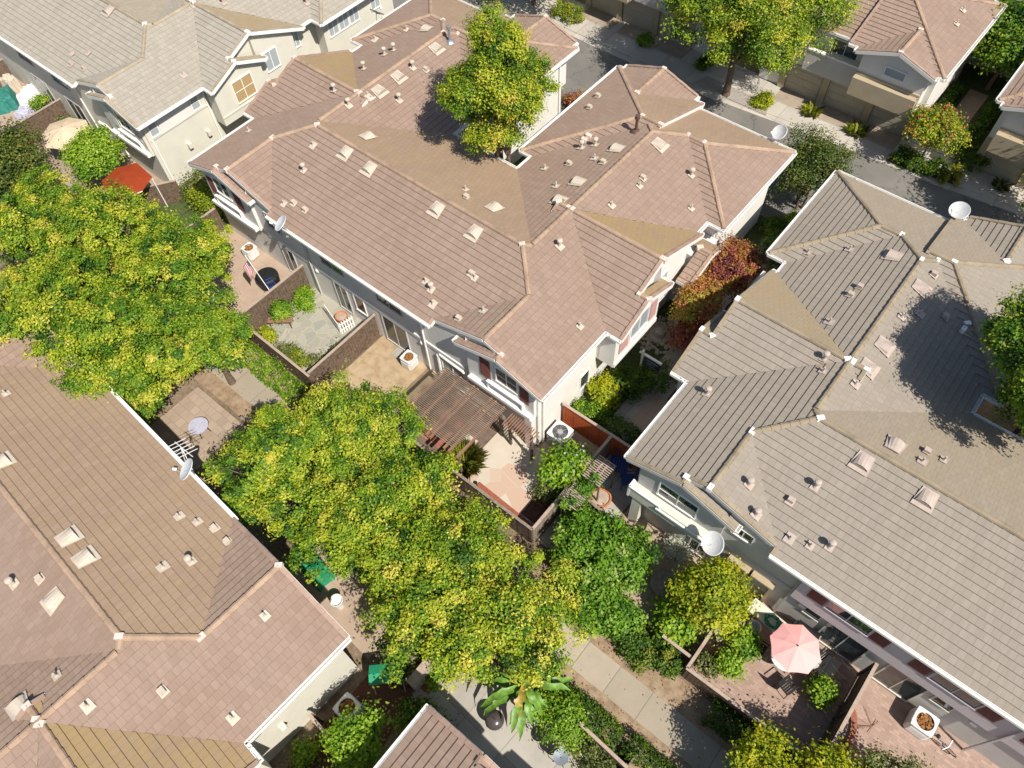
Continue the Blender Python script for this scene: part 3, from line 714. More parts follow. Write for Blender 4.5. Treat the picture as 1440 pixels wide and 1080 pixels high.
flag_mat('flag_cream', [(.56,.495,.40),(.58,.52,.43),(.55,.49,.40),(.53,.36,.27),(.57,.51,.42),(.56,.50,.41),(.54,.40,.31),(.58,.52,.43)], (.52,.45,.36), 1.15, .006)
flag_mat('flag_grey', [(.34,.325,.27),(.40,.385,.32),(.31,.31,.27),(.37,.345,.28)], (.42,.39,.31), 2.3, .02)
m, nt, b = nodes('dry_lawn'); _p = geopos(nt); _a = noise(nt, 1.6, 6, .7, _p); _c = noise(nt, 22, 3, .6, _p)
_r = ramp(nt, _a.outputs[0], [(.33,(.30,.215,.13)),(.5,(.44,.33,.205)),(.68,(.52,.41,.28))]); nt.links.new(mix(nt, mathn(nt,'MULTIPLY',_c.outputs[0],.3), _r.outputs[0], (.22,.16,.09)), b.inputs['Base Color']); b.inputs['Roughness'].default_value = .95; bump(nt, b, _c.outputs[0], .5, .03)
m, nt, b = nodes('path_dirt'); _p = geopos(nt); _a = noise(nt, 2.2, 6, .7, _p); _c = noise(nt, 30, 3, .6, _p)
_r = ramp(nt, _a.outputs[0], [(.33,(.20,.135,.085)),(.5,(.33,.24,.155)),(.68,(.42,.325,.22))]); nt.links.new(mix(nt, mathn(nt,'MULTIPLY',_c.outputs[0],.35), _r.outputs[0], (.18,.12,.075)), b.inputs['Base Color']); b.inputs['Roughness'].default_value = .95; bump(nt, b, _c.outputs[0], .6, .03)
plain('mulch', (.13,.06,.04), .95, var=.4, scale=14, bmp=.6)
plain('red_mulch', (.30,.10,.06), .95, var=.35, scale=14, bmp=.6)
plain('dark_lawn', (.07,.095,.03), .95, var=.4, scale=5, bmp=.6)
plain('gravel', (.34,.31,.28), .9, var=.5, scale=16, bmp=.8, fine=30)
mb = MB(); mb.box((-400,-400,-.5),(400,400,0)); g = mb.build('ground', 'earth'); g['kind'] = 'structure'
def sheet(name, pts, mat, z, edge=.0):
    """a paving sheet: top polygon with a skirt down to the ground"""
    mb = MB(); top = [(x,y,z) for x,y in pts]; mb.poly(top)
    n = len(pts)
    a = sum(pts[i][0]*pts[(i+1)%n][1]-pts[(i+1)%n][0]*pts[i][1] for i in range(n))
    for i in range(n):
        p, q = pts[i], pts[(i+1)%n]
        if a < 0: p, q = q, p
        mb.poly([(*p,-.1),(*q,-.1),(*q,z),(*p,z)])
    o = mb.build(name, mat); o['kind'] = 'structure'; return o
def rect(x0, y0, x1, y1): return [(x0,y0),(x1,y0),(x1,y1),(x0,y1)]
CURB = [(-70,38.6),(-34,38.2),(-25.8,37.85),(-16.6,37.85),(-8.6,38.55),(-2.4,38.85),(1.5,39.3),(30,41.2)]
sheet('street', [(-70,30.9),(30,30.9)] + CURB[::-1], 'asphalt', .02)
sheet('curb', [(x,y-.02) for x,y in CURB] + [(x,y+.42) for x,y in CURB[::-1]], 'street_concrete', .09)
sheet('sidewalk', [(x,y+.42) for x,y in CURB] + [(30,43.2),(1.5,41.25),(-70,41.35)], 'street_concrete', .12)
sheet('driveway', rect(-18,41.35,1.5,41.6), 'street_concrete', .1)
plain('driveway_brown', (.34,.28,.22), .9, var=.2, scale=2)
for x0, x1 in ((-13.7,-11.4),(-10.9,-8.5),(-8.1,-6.0),(-28.3,-25.7),(-25.2,-22.8),(-22.3,-20.2)):
    sheet('driveway_apron', rect(x0,39.95,x1,41.55), 'driveway_brown', .125)
sheet('planting_bed', [(-18.3,38.35),(-13.2,38.35),(-13.6,39.4),(-18.0,39.5)], 'gravel', .14)
sheet('planting_bed', [(-5.9,39.0),(-2.2,39.3),(-2.3,39.9),(-5.9,39.75)], 'mulch', .14)
sheet('path', rect(-60,5.85,14,7.05), 'walk_concrete', .035)
sheet('verge', rect(-60,7.05,14,8.1), 'path_dirt', .02); sheet('verge', rect(-60,5.1,14,5.85), 'path_dirt', .02)
sheet('patio', rect(-31.9,8.3,-25.1,12.65), 'patio_tan', .03)
sheet('patio', rect(-24.9,8.3,-20.0,12.65), 'flag_grey', .03)
sheet('patio', rect(-19.85,8.6,-15.0,12.65), 'dry_lawn', .02); sheet('patio_slab', rect(-18.75,12.0,-17.6,12.6), 'grey_concrete', .06)
sheet('patio', rect(-14.85,8.85,-7.45,12.4), 'flag_cream', .03)
plain('painted_pergola_shade', (.16,.115,.09), .9, var=.3, scale=3)  # shade below the pergola slats, painted in as a dark ground colour
sheet('patio', rect(-14.8,8.9,-11.9,12.35), 'painted_pergola_shade', .04); sheet('patio', rect(-14.5,9.6,-13.4,12.0), 'red_brick', .05); sheet('patio', rect(-12.9,9.6,-12.3,11.0), 'flag_cream', .05)  # first sheet is the painted pergola shade; brick and flagstone insets lie over it
sheet('planting_bed', [(-10.9,8.85),(-7.5,8.85),(-7.5,9.4),(-10.9,9.5)], 'red_mulch', .1)
sheet('planting_bed', rect(-8.6,9.5,-7.45,11.9), 'mulch', .08)
sheet('patio', rect(-9.95,12.4,-7.4,14.1), 'patio_tan', .03)
sheet('patio', rect(-5.2,9.0,.1,12.65), 'patio_tan', .03); sheet('patio', rect(-7.3,9,-5.3,14.1), 'grey_concrete', .03)
sheet('patio', rect(.3,8.45,5.2,12.65), 'brick_paver', .03); sheet('patio', rect(5.35,7.6,12.5,12.65), 'brick_paver', .03)
sheet('patio_step', rect(3.35,11.35,4.55,12.3), 'street_concrete', .1)
sheet('patio', [(-7.2,1.1),(1,1.1),(1,4.15),(-7.0,4.15)], 'grey_concrete', .03)
sheet('planting_bed', [(-7.3,1.7),(-6.75,1.7),(-6.7,4.1),(-7.2,4.1)], 'red_mulch', .07)
sheet('patio', [(-24.7,1.9),(-21.2,1.7),(-21.1,4.9),(-24.7,4.9)], 'tan_paver', .03)
sheet('patio', [(-14.5,1.45),(-9.4,1.2),(-9.4,3.2),(-14.4,3.4)], 'patio_tan', .03)
sheet('side_yard', [(-9.0,-6),(-5.6,-6),(-7.3,1.6),(-9.0,.9)], 'mulch', .02)
sheet('patio', rect(-60,8.2,-47,12.65), 'patio_tan', .03); sheet('patio', rect(-46.6,8.2,-36.4,12.65), 'tan_paver', .03)
sheet('side_yard', rect(-36.4,10,-32,32), 'dark_lawn', .02)
sheet('path', rect(-8.35,14.6,-6.9,31), 'grey_concrete', .035); sheet('patio', rect(-7.6,15.9,-6.0,18.0), 'patio_tan', .045)
sheet('side_yard', rect(-10.1,14.3,-8.35,31), 'dark_lawn', .03); sheet('side_yard', rect(-6.9,14.3,-5.1,31), 'mulch', .03)
sheet('courtyard', rect(-23.2,21.4,-18.4,30.9), 'dark_lawn', .02)
sheet('courtyard', rect(-5.6,41.6,-2.2,50.4), 'dark_lawn', .02); sheet('path', rect(-4.7,41.6,-3.6,48), 'tan_paver', .04)
# ------------------------------------------------------------------ fences and yard things
plain('wood_grey', (.25,.205,.165), .85, var=.42, scale=6.5, bmp=.3)
plain('wood_brown', (.15,.105,.075), .85, var=.5, scale=6.5, bmp=.3)
plain('wood_red', (.44,.10,.03), .75, var=.3, scale=6.5)
plain('wood_pink', (.27,.145,.10), .8, var=.2, scale=4)
plain('slat_wood', (.27,.20,.15), .85, var=.25, scale=4)
plain('wood_pale', (.40,.315,.25), .85, var=.2, scale=4)
plain('metal_grey', (.42,.43,.43), .45, .5, var=.1)
plain('metal_white', (.70,.70,.68), .5, .1, var=.08)
plain('dish_grey', (.60,.63,.65), .4, .1, var=.05)
plain('black', (.018,.018,.02), .5, var=.2)
plain('dry_leaf', (.30,.14,.05), .9, var=.5, scale=14)
plain('cloth_pink', (.84,.43,.41), .8, var=.05, scale=2)
plain('cloth_beige', (.60,.48,.34), .8, var=.08, scale=2)
plain('cloth_red', (.29,.042,.010), .75, var=.10, scale=2.5)
plain('terracotta', (.52,.19,.08), .8, var=.15)
plain('green_plastic', (.02,.26,.13), .5, var=.15); plain('teal_cloth', (.035,.20,.165), .7, var=.3, scale=5)
plain('blue_cloth', (.03,.06,.20), .7, var=.2); plain('lilac_cloth', (.42,.42,.52), .8, var=.2, scale=6)
plain('white_cloth', (.78,.78,.80), .75, var=.08, scale=5); plain('orange', (.75,.20,.04), .6, var=.1)
plain('flag_red', (.52,.05,.06), .7, var=.05); plain('flag_blue', (.045,.045,.18), .7, var=.05); plain('flag_white', (.80,.78,.78), .7, var=.05)
plain('stone_block', (.40,.36,.30), .9, var=.2, scale=6, bmp=.4)
plain('sign_navy', (.03,.04,.085), .5, var=.1)
def fence(p0, p1, h, label, wood='wood_grey', cap=True, z0=0.0, lattice=0.0, name='fence', tone=None):
    p0, p1 = Vector((*p0,0)), Vector((*p1,0)); L = (p1-p0).length; ang = math.atan2(p1.y-p0.y, p1.x-p0.x)
    root = empty(name, (p0.x,p0.y,z0), label, 'fence', ang); rnd = random.Random(int(p0.x*31+p0.y*17))
    mb = MB(); n = max(2, int(L/.145))
    for k in range(n):
        a = L*k/n; dz = rnd.uniform(-.02,.02); dy = rnd.uniform(-.006,.006)
        mb.box((a+.004,-.011+dy,.04),(a+L/n-.004,.011+dy,h-.04+dz))
    for z in (.3, h-.35): mb.box((0,.012,z),(L,.05,z+.09))
    mb.build('board_panel', wood, root)
    if cap:
        mb = MB(); mb.box((-.03,-.06,h-.035),(L+.03,.06,h+.01)); mb.build('cap_rail', tone or 'wood_pale', root)
    m = max(1, round(L/2.3))
    for k in range(m+1):
        a = min(L-.05, max(.05, L*k/m)); mb = MB(); mb.box((a-.045,.012,0),(a+.045,.1,h-.04)); mb.build('post', wood, root)
    return root
fence((-25.0,8.35),(-25.0,12.45), 1.75, 'weathered brown board fence between the flag patio and the grey flagstone patio', 'wood_brown')
fence((-25.0,8.3),(-19.95,8.2), 1.5, 'weathered fence in front of the grey flagstone patio, along the planted strip', 'wood_brown')
fence((-19.92,8.25),(-19.92,12.45), 1.75, 'weathered brown fence between the grey flagstone patio and the bare dry yard', 'wood_brown')
fence((-14.93,8.9),(-14.93,12.4), 1.3, 'low dark fence at the edge of the bare dry yard beside the pergola', 'wood_brown', tone='black')
fence((-14.9,8.72),(-7.4,8.75), 1.6, 'long grey board fence in front of the pink flagstone patio, under the big trees', 'wood_brown', tone='wood_grey')
fence((-7.38,8.8),(-7.38,14.1), 1.6, 'grey capped fence beside the white flowering shrub, right side of the flagstone patio', 'wood_grey')
fence((-9.95,14.15),(-6.2,14.2), 1.6, 'bright red stained fence behind the round air conditioner', 'wood_red', tone='wood_pale')
fence((.2,8.2),(5.25,8.3), 1.3, 'low brown fence with pale cap in front of the pink umbrella patio', 'wood_brown', tone='wood_pale')
fence((.2,8.25),(.2,10.0), 1.3, 'short fence between the yellow tree and the cluttered brick patio', 'wood_brown', tone='wood_pale')
fence((5.28,8.35),(5.28,12.4), 1.7, 'tall tan fence between the pink umbrella patio and the next brick patio', 'wood_brown', tone='wood_pale')
fence((-1.1,8.65),(.15,8.65), 1.2, 'short grey fence behind the round clipped bushes by the path', 'wood_brown', tone='wood_pale')
fence((-1.7,4.3),(.35,4.2), 1.3, 'grey fence at the bottom edge between the feathery shrub and the clipped hedge', 'wood_brown', tone='wood_pale')
fence((-9.2,-1.5),(-7.75,-1.6), 1.5, 'short dark fence by the lower left house wall beside the rusty air conditioner', 'wood_brown', tone='wood_pale')
fence((-46.8,8.6),(-46.8,12.4), 1.7, 'weathered brown fence left of the beige umbrella', 'wood_brown')
fence((-53.4,9.0),(-53.4,12.4), 1.7, 'dark brown fence at the left edge above the teal tarp', 'wood_brown')
fence((-36.7,10.6),(-35.5,12.4), 1.5, 'brown fence by the red canopy at the corner of the grey roofed house', 'wood_brown')
fence((-31.9,8.5),(-31.9,12.4), 1.6, 'fence with yellow flowers beside the flag patio, below the left bay window', 'wood_brown')
fence((-6.4,11.2),(-5.3,11.1), 1.5, 'short plank fence behind the terracotta pot', 'wood_brown', tone='wood_grey')
fence((-20.9,4.9),(-17.5,4.9), 1.2, 'low fence end showing beside the tan paved patio among the big trees', 'wood_brown', tone='wood_grey')
fence((-9.3,23.0),(-9.3,25.0), 1.1, 'low grey side fence behind the red leaved shrub', 'wood_grey')
# low retaining wall by the grey concrete patio
r = empty('garden_wall', (-7.25,1.5,0), 'low pale block wall along the grey concrete patio at the bottom', 'wall')
mb = MB(); rnd = random.Random(2)
for c in range(5):
    y = 0 if c % 2 == 0 else -.15
    while y < 2.6:
        mb.box((-.12+rnd.uniform(-.008,.008), max(0,y)+.006, .24*c+.004),(.12+rnd.uniform(-.008,.008), min(2.6,y+.4)-.006, .24*c+.236)); y += .4
mb.build('block', 'stone_block', r); mb = MB(); mb.box((-.15,-.02,1.2),(.15,2.62,1.28)); mb.build('cap', 'wood_pale', r)

# air conditioners
def ac_unit(x, y, rz, label, rusty, w=.85, h=.85):
    r = empty('air_conditioner', (x,y,.03), label, 'air conditioner', rz, 'air conditioners on the patios')
    mb = MB(); a = w/2; c = .09
    prof = [(-a+c,-a),(a-c,-a),(a,-a+c),(a,a-c),(a-c,a),(-a+c,a),(-a,a-c),(-a,-a+c)]
    n = len(prof)
    mb.mesh([(px,py,.05) for px,py in prof]+[(px,py,h) for px,py in prof], [(i,(i+1)%n,n+(i+1)%n,n+i) for i in range(n)]+[tuple(range(n-1,-1,-1))])
    for k in range(11):
        z = .1+(h-.22)*k/11; mb.box((-a-.012,-a+.1,z),(a+.012,a-.1,z+.03)); mb.box((-a+.1,-a-.012,z),(a-.1,a+.012,z+.03))
    mb.build('body', 'metal_white' if rusty else 'metal_grey', r)
    mb = MB(); m = 24; ri = a*.76
    v = [(ri*math.cos(2*PI*k/m), ri*math.sin(2*PI*k/m), h+.03) for k in range(m)]
    def sq(t):
        q = max(abs(math.cos(t)), abs(math.sin(t))); return (a*math.cos(t)/q*(.97 if q > .8 else .93), a*math.sin(t)/q*(.97 if q > .8 else .93), h+.03)
    o = [sq(2*PI*k/m) for k in range(m)]
    mb.mesh(v+o+[(p[0],p[1],h-.02) for p in o], [(k,m+k,m+(k+1)%m,(k+1)%m) for k in range(m)]+[(m+k,2*m+k,2*m+(k+1)%m,m+(k+1)%m) for k in range(m)])
    mb.build('top_panel', 'metal_white', r)
    mb = MB(); mb.lathe([(ri,h-.09),(ri*.4,h-.08)], (0,0,0), 16); mb.build('fan_well', 'dry_leaf' if rusty else 'black', r)
    if rusty:
        rnd = random.Random(int(x*7)); mb = MB()
        for k in range(70):
            t, q = rnd.uniform(0,2*PI), ri*math.sqrt(rnd.random())*.9; px, py, s = q*math.cos(t), q*math.sin(t), rnd.uniform(.03,.09); e = rnd.uniform(0,PI)
            z = h-.07+rnd.uniform(0,.09)
            mb.poly([(px+s*math.cos(e+j*PI/2)*(1 if j%2 else .5), py+s*math.sin(e+j*PI/2)*(1 if j%2 else .5), z+rnd.uniform(-.02,.03)) for j in range(4)])
        mb.build('leaf_litter', 'dry_leaf', r)
    else:
        mb = MB()
        for k in range(7): mb.tube([(ri*(k+1)/8*math.cos(2*PI*j/20), ri*(k+1)/8*math.sin(2*PI*j/20), h+.02) for j in range(21)], .008, 4)
        for k in range(6): mb.bar((0,0,h+.02),(ri*math.cos(k*PI/3),ri*math.sin(k*PI/3),h+.02), .012, .01)
        mb.lathe([(.14,h-.04),(.14,h+.03),(.03,h+.05)], (0,0,0), 12); mb.build('fan_grille', 'metal_grey', r)
    return r
ac_unit(-9.45,13.3,0, 'grey air conditioner with a round fan grille, in front of the red fence', False, .92, .8)
ac_unit(-17.6,12.15,.05, 'white box full of brown leaves at the wall of the bare dry yard', True, .66, .6)
ac_unit(-29.15,12.0,.05, 'white box full of brown leaves at the wall of the flag patio', True, .66, .6)
ac_unit(7.6,12.05,0, 'large white box full of brown leaves, beside the bicycle on the right brick patio', True, .8, .72)
ac_unit(-8.55,-.5,.0, 'cream box full of brown leaves, beside the lower left house wall', True, .8, .8)

# satellite dishes
def dish(x, y, z, az, el, label, r=.42, mat='dish_grey', mast=.55):
    root = empty('satellite_dish', (x,y,z), label, 'satellite dish', az, 'satellite dishes on the eaves')
    mb = MB(); mb.tube([(0,0,-.25),(0,0,mast*.6),(.05,0,mast)], .025, 8); mb.bar((-.1,0,-.25),(.1,0,-.25), .14, .02); mb.bar((0,0,0),(-.3,.12,-.2), .02, .02); mb.build('mast', 'metal_grey', root)
    M = Matrix.Translation((.08,0,mast)) @ Matrix.Rotation(PI/2-el, 4, 'Y')
    mb = MB(); n = 24; v = []; f = []
    for t, s in ((1,1),(1,.72),(1,.4),(1,.12)): v += [tuple(M @ Vector((r*.9*s*math.cos(2*PI*k/n), r*s*math.sin(2*PI*k/n), .22*r*s*s))) for k in range(n)]
    for i in range(3): f += [(i*n+k,i*n+(k+1)%n,(i+1)*n+(k+1)%n,(i+1)*n+k) for k in range(n)]
    f.append(tuple(range(3*n,4*n)))
    v += [tuple(M @ Vector((r*.93*math.cos(2*PI*k/n), r*1.03*math.sin(2*PI*k/n), .22*r-.03))) for k in range(n)]
    f += [(k, 4*n+k, 4*n+(k+1)%n, (k+1)%n) for k in range(n)]
    mb.mesh(v, f); mb.build('reflector', mat, root)
    mb = MB(); a = M @ Vector((r*.85,0,.05)); c = M @ Vector((r*.75,0,.75*r+.12)); mb.tube([M @ Vector((0,0,-.02)), a, c], .016, 6); mb.build('feed_arm', 'metal_grey', root)
    mb = MB(); d = (M.to_3x3() @ Vector((-.5,0,-1))).normalized(); mb.tube([c, c+d*.14], [.05,.06], 10); mb.build('receiver', 'white_paint', root)
    return root
dish(-24.55,12.1,4.6, R_(222), R_(52), 'pale blue dish at the front eave of the middle house above the flag patio', .42)
dish(-1.35,11.75,3.3, R_(230), R_(58), 'large white oval dish on the wall below the small gable of the taupe house', .45, 'metal_white')
dish(-17.75,1.6,4.6, R_(222), R_(52), 'pale dish on the white eave of the lower left house, beside the antenna', .42)
dish(-9.75,31.2,4.6, R_(230), R_(50), 'white dish at the street side eave of the middle house, seen against the road', .42, 'metal_white')
dish(-.95,31.3,4.6, R_(235), R_(62), 'white dish at the street side eave of the taupe house', .45, 'metal_white')
dish(-33.0,26.5,4.6, R_(100), R_(45), 'dark grey dish against the cream wall with blue windows at the top', .42, 'flue_steel')
# roof antenna
r = empty('antenna', (-18.75,1.75,4.55), 'white metal aerial on the eave of the lower left house beside the dish', 'antenna', 0)
mb = MB(); mb.tube([(0,0,-.2),(.15,.2,.9)], .025, 6); mb.tube([(-.5,0,-.05),(.15,.2,.8),(.75,-.1,-.05)], .022, 6); mb.build('mast', 'metal_white', r)
mb = MB()
for k in range(5): mb.tube([(-.35+.2*k,-.15,.75+.03*k),(-.1+.2*k,.55,.75+.03*k)], .014, 5)
mb.tube([(-.3,.2,.74),(.85,.22,.9)], .018, 6); mb.build('boom', 'metal_white', r)

# umbrellas
def umbrella(x, y, zc, rad, label, mat, rise=.42, n=8, rot=0, tilt=0, drop=.0):
    root = empty('patio_umbrella', (x,y,.03), label, 'umbrella', rot)
    mb = MB(); rim = [(rad*math.cos(2*PI*k/n), rad*math.sin(2*PI*k/n), zc-rise) for k in range(n)]
    T = Matrix.Translation((0,0,zc)) @ Matrix.Rotation(tilt, 4, 'Y') @ Matrix.Translation((0,0,-zc))
    for k in range(n):
        a, b2 = Vector(rim[k]), Vector(rim[(k+1)%n]); mid = (a+b2)/2*.975; mid.z = (a.z+b2.z)/2+.015; ap = Vector((0,0,zc))
        am, bm = a*.5, b2*.5; am.z = bm.z = zc-rise*.42; mm = (am+bm)/2; mm.z = zc-rise*.45
        P = [T @ p for p in (ap, am, mm, bm, a, mid, b2)]
        mb.mesh(P, [(0,1,2),(0,2,3),(1,4,5,2),(2,5,6,3)])
    mb.build('canopy', mat, root)
    mb = MB(); mb.lathe([(.03,0),(.03,.05),(.0,.08)], tuple(T @ Vector((0,0,zc-.02))), 8); mb.build('finial', 'wood_brown', root)
    for k in range(n):
        mb = MB(); mb.tube([T @ Vector((0,0,zc-.05)), T @ (Vector(rim[k])+Vector((0,0,-.02)))], .014, 4); mb.build('rib', 'black', root)
    mb = MB(); mb.tube([(0,0,0), T @ Vector((0,0,zc-.03))], .028, 8); mb.build('pole', 'black', root)
    mb = MB(); mb.lathe([(.28,0),(.26,.05),(.06,.1),(.05,.3)], (0,0,0), 14); mb.build('base', 'black', root)
    return root
umbrella(2.78,11.0,2.25,.92, 'pink octagonal umbrella open over the brick patio of the taupe house', 'cloth_pink', .34, 8, .2)
umbrella(-43.3,10.75,2.35,1.42, 'large beige umbrella at the upper left, beside the lime green tree', 'cloth_beige', .5, 8, .1, .06)
def table(x, y, r_, h, label, mat='metal_grey', group=None):
    root = empty('round_table', (x,y,.03), label, 'table', 0, group); mb = MB(); mb.lathe([(r_,h-.03),(r_,h),(r_*.2,h+.004)], (0,0,0), 20); mb.build('table_top', mat, root)
    for k in range(4):
        a = PI/4+k*PI/2; mb = MB(); mb.tube([(r_*.8*math.cos(a), r_*.8*math.sin(a), 0),(r_*.55*math.cos(a), r_*.55*math.sin(a), h-.03)], .018, 6); mb.build('leg', 'black', root)
    return root
table(2.78,11.0,.55,.7, 'round table under the pink umbrella', 'metal_white')
table(-2.2,10.6,.6,.6, 'round brown table in the shade left of the yellow tree', 'wood_grey')
table(-22.5,3.5,.45,.6, 'small pale blue table on the tan paved patio by the dish', 'lilac_cloth')
def chair(x, y, rz, label, mat='black', w=.46, group=None, sl=True):
    root = empty('patio_chair', (x,y,.03), label, 'chair', rz, group); h = .43; a = w/2
    mb = MB()
    for k in range(6): mb.box((-a+w*k/6+.006,-a,h),(-a+w*(k+1)/6-.006,a,h+.025))
    mb.build('seat', mat, root)
    mb = MB()
    for k in range(6): mb.bar((-a+w*(k+.5)/6,a,h+.03),(-a+w*(k+.5)/6,a+.12,h+.45), .05, .015)
    mb.bar((-a,a+.12,h+.45),(a,a+.12,h+.45), .03, .04); mb.build('backrest', mat, root)
    for sx in (-1,1):
        mb = MB(); mb.bar((sx*a,a,h+.22),(sx*a,-a,h+.22), .035, .025); mb.bar((sx*a,-a,h),(sx*a,-a,h+.22), .025, .025); mb.build('armrest', mat, root)
        for sy in (-1,1):
            mb = MB(); mb.bar((sx*a*.95,sy*a*.95,h),(sx*a*1.05,sy*a*1.1,0), .028, .028); mb.build('leg', mat, root)
    return root
chair(3.35,10.2,PI*.9, 'dark slatted chair just below the pink umbrella', 'black', .5); chair(1.9,10.75,PI*.5, 'dark chair leg and seat left of the pink umbrella', 'black', .45)
chair(3.9,12.0,-.3, 'dark chair in the shade by the wall right of the pink umbrella', 'black', .42); chair(3.95,11.15,2.6, 'small dark chair on the pale step by the pink umbrella', 'black', .35)
chair(-6.6,13.75,.4, 'big blue grey lounge chair in deep shade beside the grey capped fence', 'blue_cloth', .75); chair(-5.9,13.4,-.9, 'dark blue chair in deep shade below the corner of the taupe roof', 'blue_cloth', .55)
chair(-6.0,3.45,.5, 'brown wooden chair at the top of the grey concrete patio', 'wood_pink', .45)
for x, y, l, a in ((-2.25,3.15,'round black mesh stool nearest the feathery shrub',.2),(-1.6,3.1,'round grey mesh stool right of the black one',1.0)):
    root = empty('mesh_stool', (x,y,.03), l, 'stool', a, 'round stools on the grey concrete patio'); mb = MB(); mb.lathe([(.26,.60),(.27,.63),(.2,.62),(.02,.60)], (0,0,0), 18); mb.build('seat', 'black' if x < -2 else 'flue_steel', root)
    for k in range(4):
        t = k*PI/2; mb = MB(); mb.tube([(.2*math.cos(t),.2*math.sin(t),.6),(.30*math.cos(t),.30*math.sin(t),.28),(.22*math.cos(t),.22*math.sin(t),0)], .014, 5); mb.build('leg', 'black', root)
# kettle barbecue
root = empty('kettle_grill', (-4.15,2.55,.03), 'round dark kettle grill on the grey concrete patio beside the banana plant', 'grill')
plain('enamel', (.10,.085,.085), .22, .3, var=.05, spec=.6)
mb = MB(); mb.lathe([(.05,.42),(.24,.48),(.33,.62),(.34,.7)], (0,0,0), 24); mb.build('bowl', 'enamel', root, smooth=True)
mb = MB(); mb.lathe([(.35,.7),(.34,.78),(.27,.89),(.15,.95),(.02,.965)], (0,0,0), 24); l_ = mb.build('lid', 'enamel', root, smooth=True); mb = MB(); mb.tube([(-.07,0,.95),(-.05,0,1.02),(.05,0,1.02),(.07,0,.95)], .012, 6); mb.build('handle', 'black', l_)
for k in range(3):
    t = k*2*PI/3; mb = MB(); mb.tube([(.2*math.cos(t),.2*math.sin(t),.5),(.34*math.cos(t),.34*math.sin(t),0)], .014, 6); mb.build('leg', 'metal_grey', root)
# pergola
root = empty('pergola', (-14.75,9.1,0), 'brown slatted pergola at the back of the middle house', 'pergola')
mb = MB()
for k in range(34):
    y = .15+2.75*k/33; x1 = 3.35 if k > 10 else 3.0-.02*(10-k)
    mb.box((-.15,y-.016,2.4),(x1,y+.016,2.46))
mb.build('slat', 'slat_wood', root)
for x in (.0,.75,1.5,1.72,2.5,2.75,3.2):
    mb = MB(); mb.box((x-.035,-.1,2.24),(x+.035,3.0,2.395)); mb.build('beam', 'wood_pink', root)
for x in (0,3.1):
    for y in (.1,2.8): mb = MB(); mb.box((x-.06,y-.06,0),(x+.06,y+.06,2.24)); mb.build('post', 'wood_brown', root)
root = empty('trellis_roof', (-11.15,11.6,0), 'small reddish slatted shade beside the pergola under the maroon shutter window', 'pergola')
mb = MB()
for k in range(13): mb.box((.12*k-.02,-.15,2.1),(.12*k+.02,.55,2.15))
mb.build('slat', 'wood_pink', root)
for x in (.1,1.3): mb = MB(); mb.box((x-.05,.15,0),(x+.05,.25,2.09)); mb.build('post', 'wood_brown', root)
for x, y, w, d, l in ((-7.15,11.75,.85,1.15,'pale slatted trellis roof by the terracotta pot, upper one with a vine'),(-7.2,10.35,.8,.9,'lower pale slatted trellis roof against the grey capped fence')):
    root = empty('trellis_roof', (x,y,0), l, 'pergola'); mb = MB()
    for k in range(12): mb.box((0,d*k/11-.02,1.95),(w,d*k/11+.02,2.0))
    mb.box((w*.35,-.05,1.86),(w*.42,d+.05,1.945)); mb.box((w*.6,-.05,1.86),(w*.67,d+.05,1.945)); mb.build('slat', 'wood_pale', root)
    for px_, py_ in ((.05,.05),(w-.05,.05),(.05,d-.05),(w-.05,d-.05)): mb = MB(); mb.box((px_-.035,py_-.035,0),(px_+.035,py_+.035,1.94)); mb.build('post', 'wood_grey', root)
# white picket fence
root = empty('picket_fence', (-23.0,11.75,.03), 'white picket fence in an L on the grey flagstone patio', 'fence')
mb = MB()
def pick(p, q, n):
    p, q = Vector(p), Vector(q); d = (q-p).normalized(); s = Vector((-d.y,d.x,0))*.012
    for k in range(n):
        c = p+(q-p)*((k+.5)/n); w = .042
        v = [c-d*w-s, c+d*w-s, c+d*w-s+Vector((0,0,.78)), c-s+Vector((0,0,.86)), c-d*w-s+Vector((0,0,.78))]
        mb.mesh(v+[a+s*2 for a in v], [(0,1,2,3,4),(9,8,7,6,5),(0,5,6,1),(1,6,7,2),(2,7,8,3),(3,8,9,4),(4,9,5,0)])
pick((0,0,0),(1.45,-.42,0),11); pick((1.45,-.42,0),(1.62,.4,0),6); mb.build('picket', 'white_paint', root)
mb = MB()
for z in (.22,.62): mb.bar((0,.03,z),(1.45,-.39,z), .03, .07); mb.bar((1.42,-.42,z),(1.59,.4,z), .03, .07)
mb.build('rail', 'white_paint', root)
# flag on a slanted pole fixed to the fence
root = empty('flag', (-25.05,10.35,1.7), 'striped flag on a slanted pole fixed to the fence of the flag patio', 'flag')
a, b2 = Vector((0,0,0)), Vector((-1.75,.35,1.0)); mb = MB(); mb.tube([a, b2], .018, 6); mb.lathe([(.03,0),(.035,.03),(.0,.06)], tuple(b2), 8); mb.build('pole', 'white_paint', root)
u = (a-b2).normalized(); w = Vector((-.25,-.35,-1)).normalized(); L1, L2 = .95, .62   # hoist along the pole, fly hangs down
def fp(s, t): return b2 + u*(.06+L2*1.0*s) + w*(L1*t) + Vector((.05*math.sin(t*7+s*2), .05*math.sin(t*6), 0))
mr, mw, mbl = MB(), MB(), MB()
for k in range(13):
    mbx = mr if k % 2 == 0 else mw
    for j in range(8):
        t0 = j/8; t1 = (j+1)/8
        if k < 7 and j < 3: continue
        mbx.poly([fp(k/13,t0),fp((k+1)/13,t0),fp((k+1)/13,t1),fp(k/13,t1)])
for j in range(3): mbl.poly([fp(0,j/8),fp(7/13,j/8),fp(7/13,(j+1)/8),fp(0,(j+1)/8)])
st = MB()
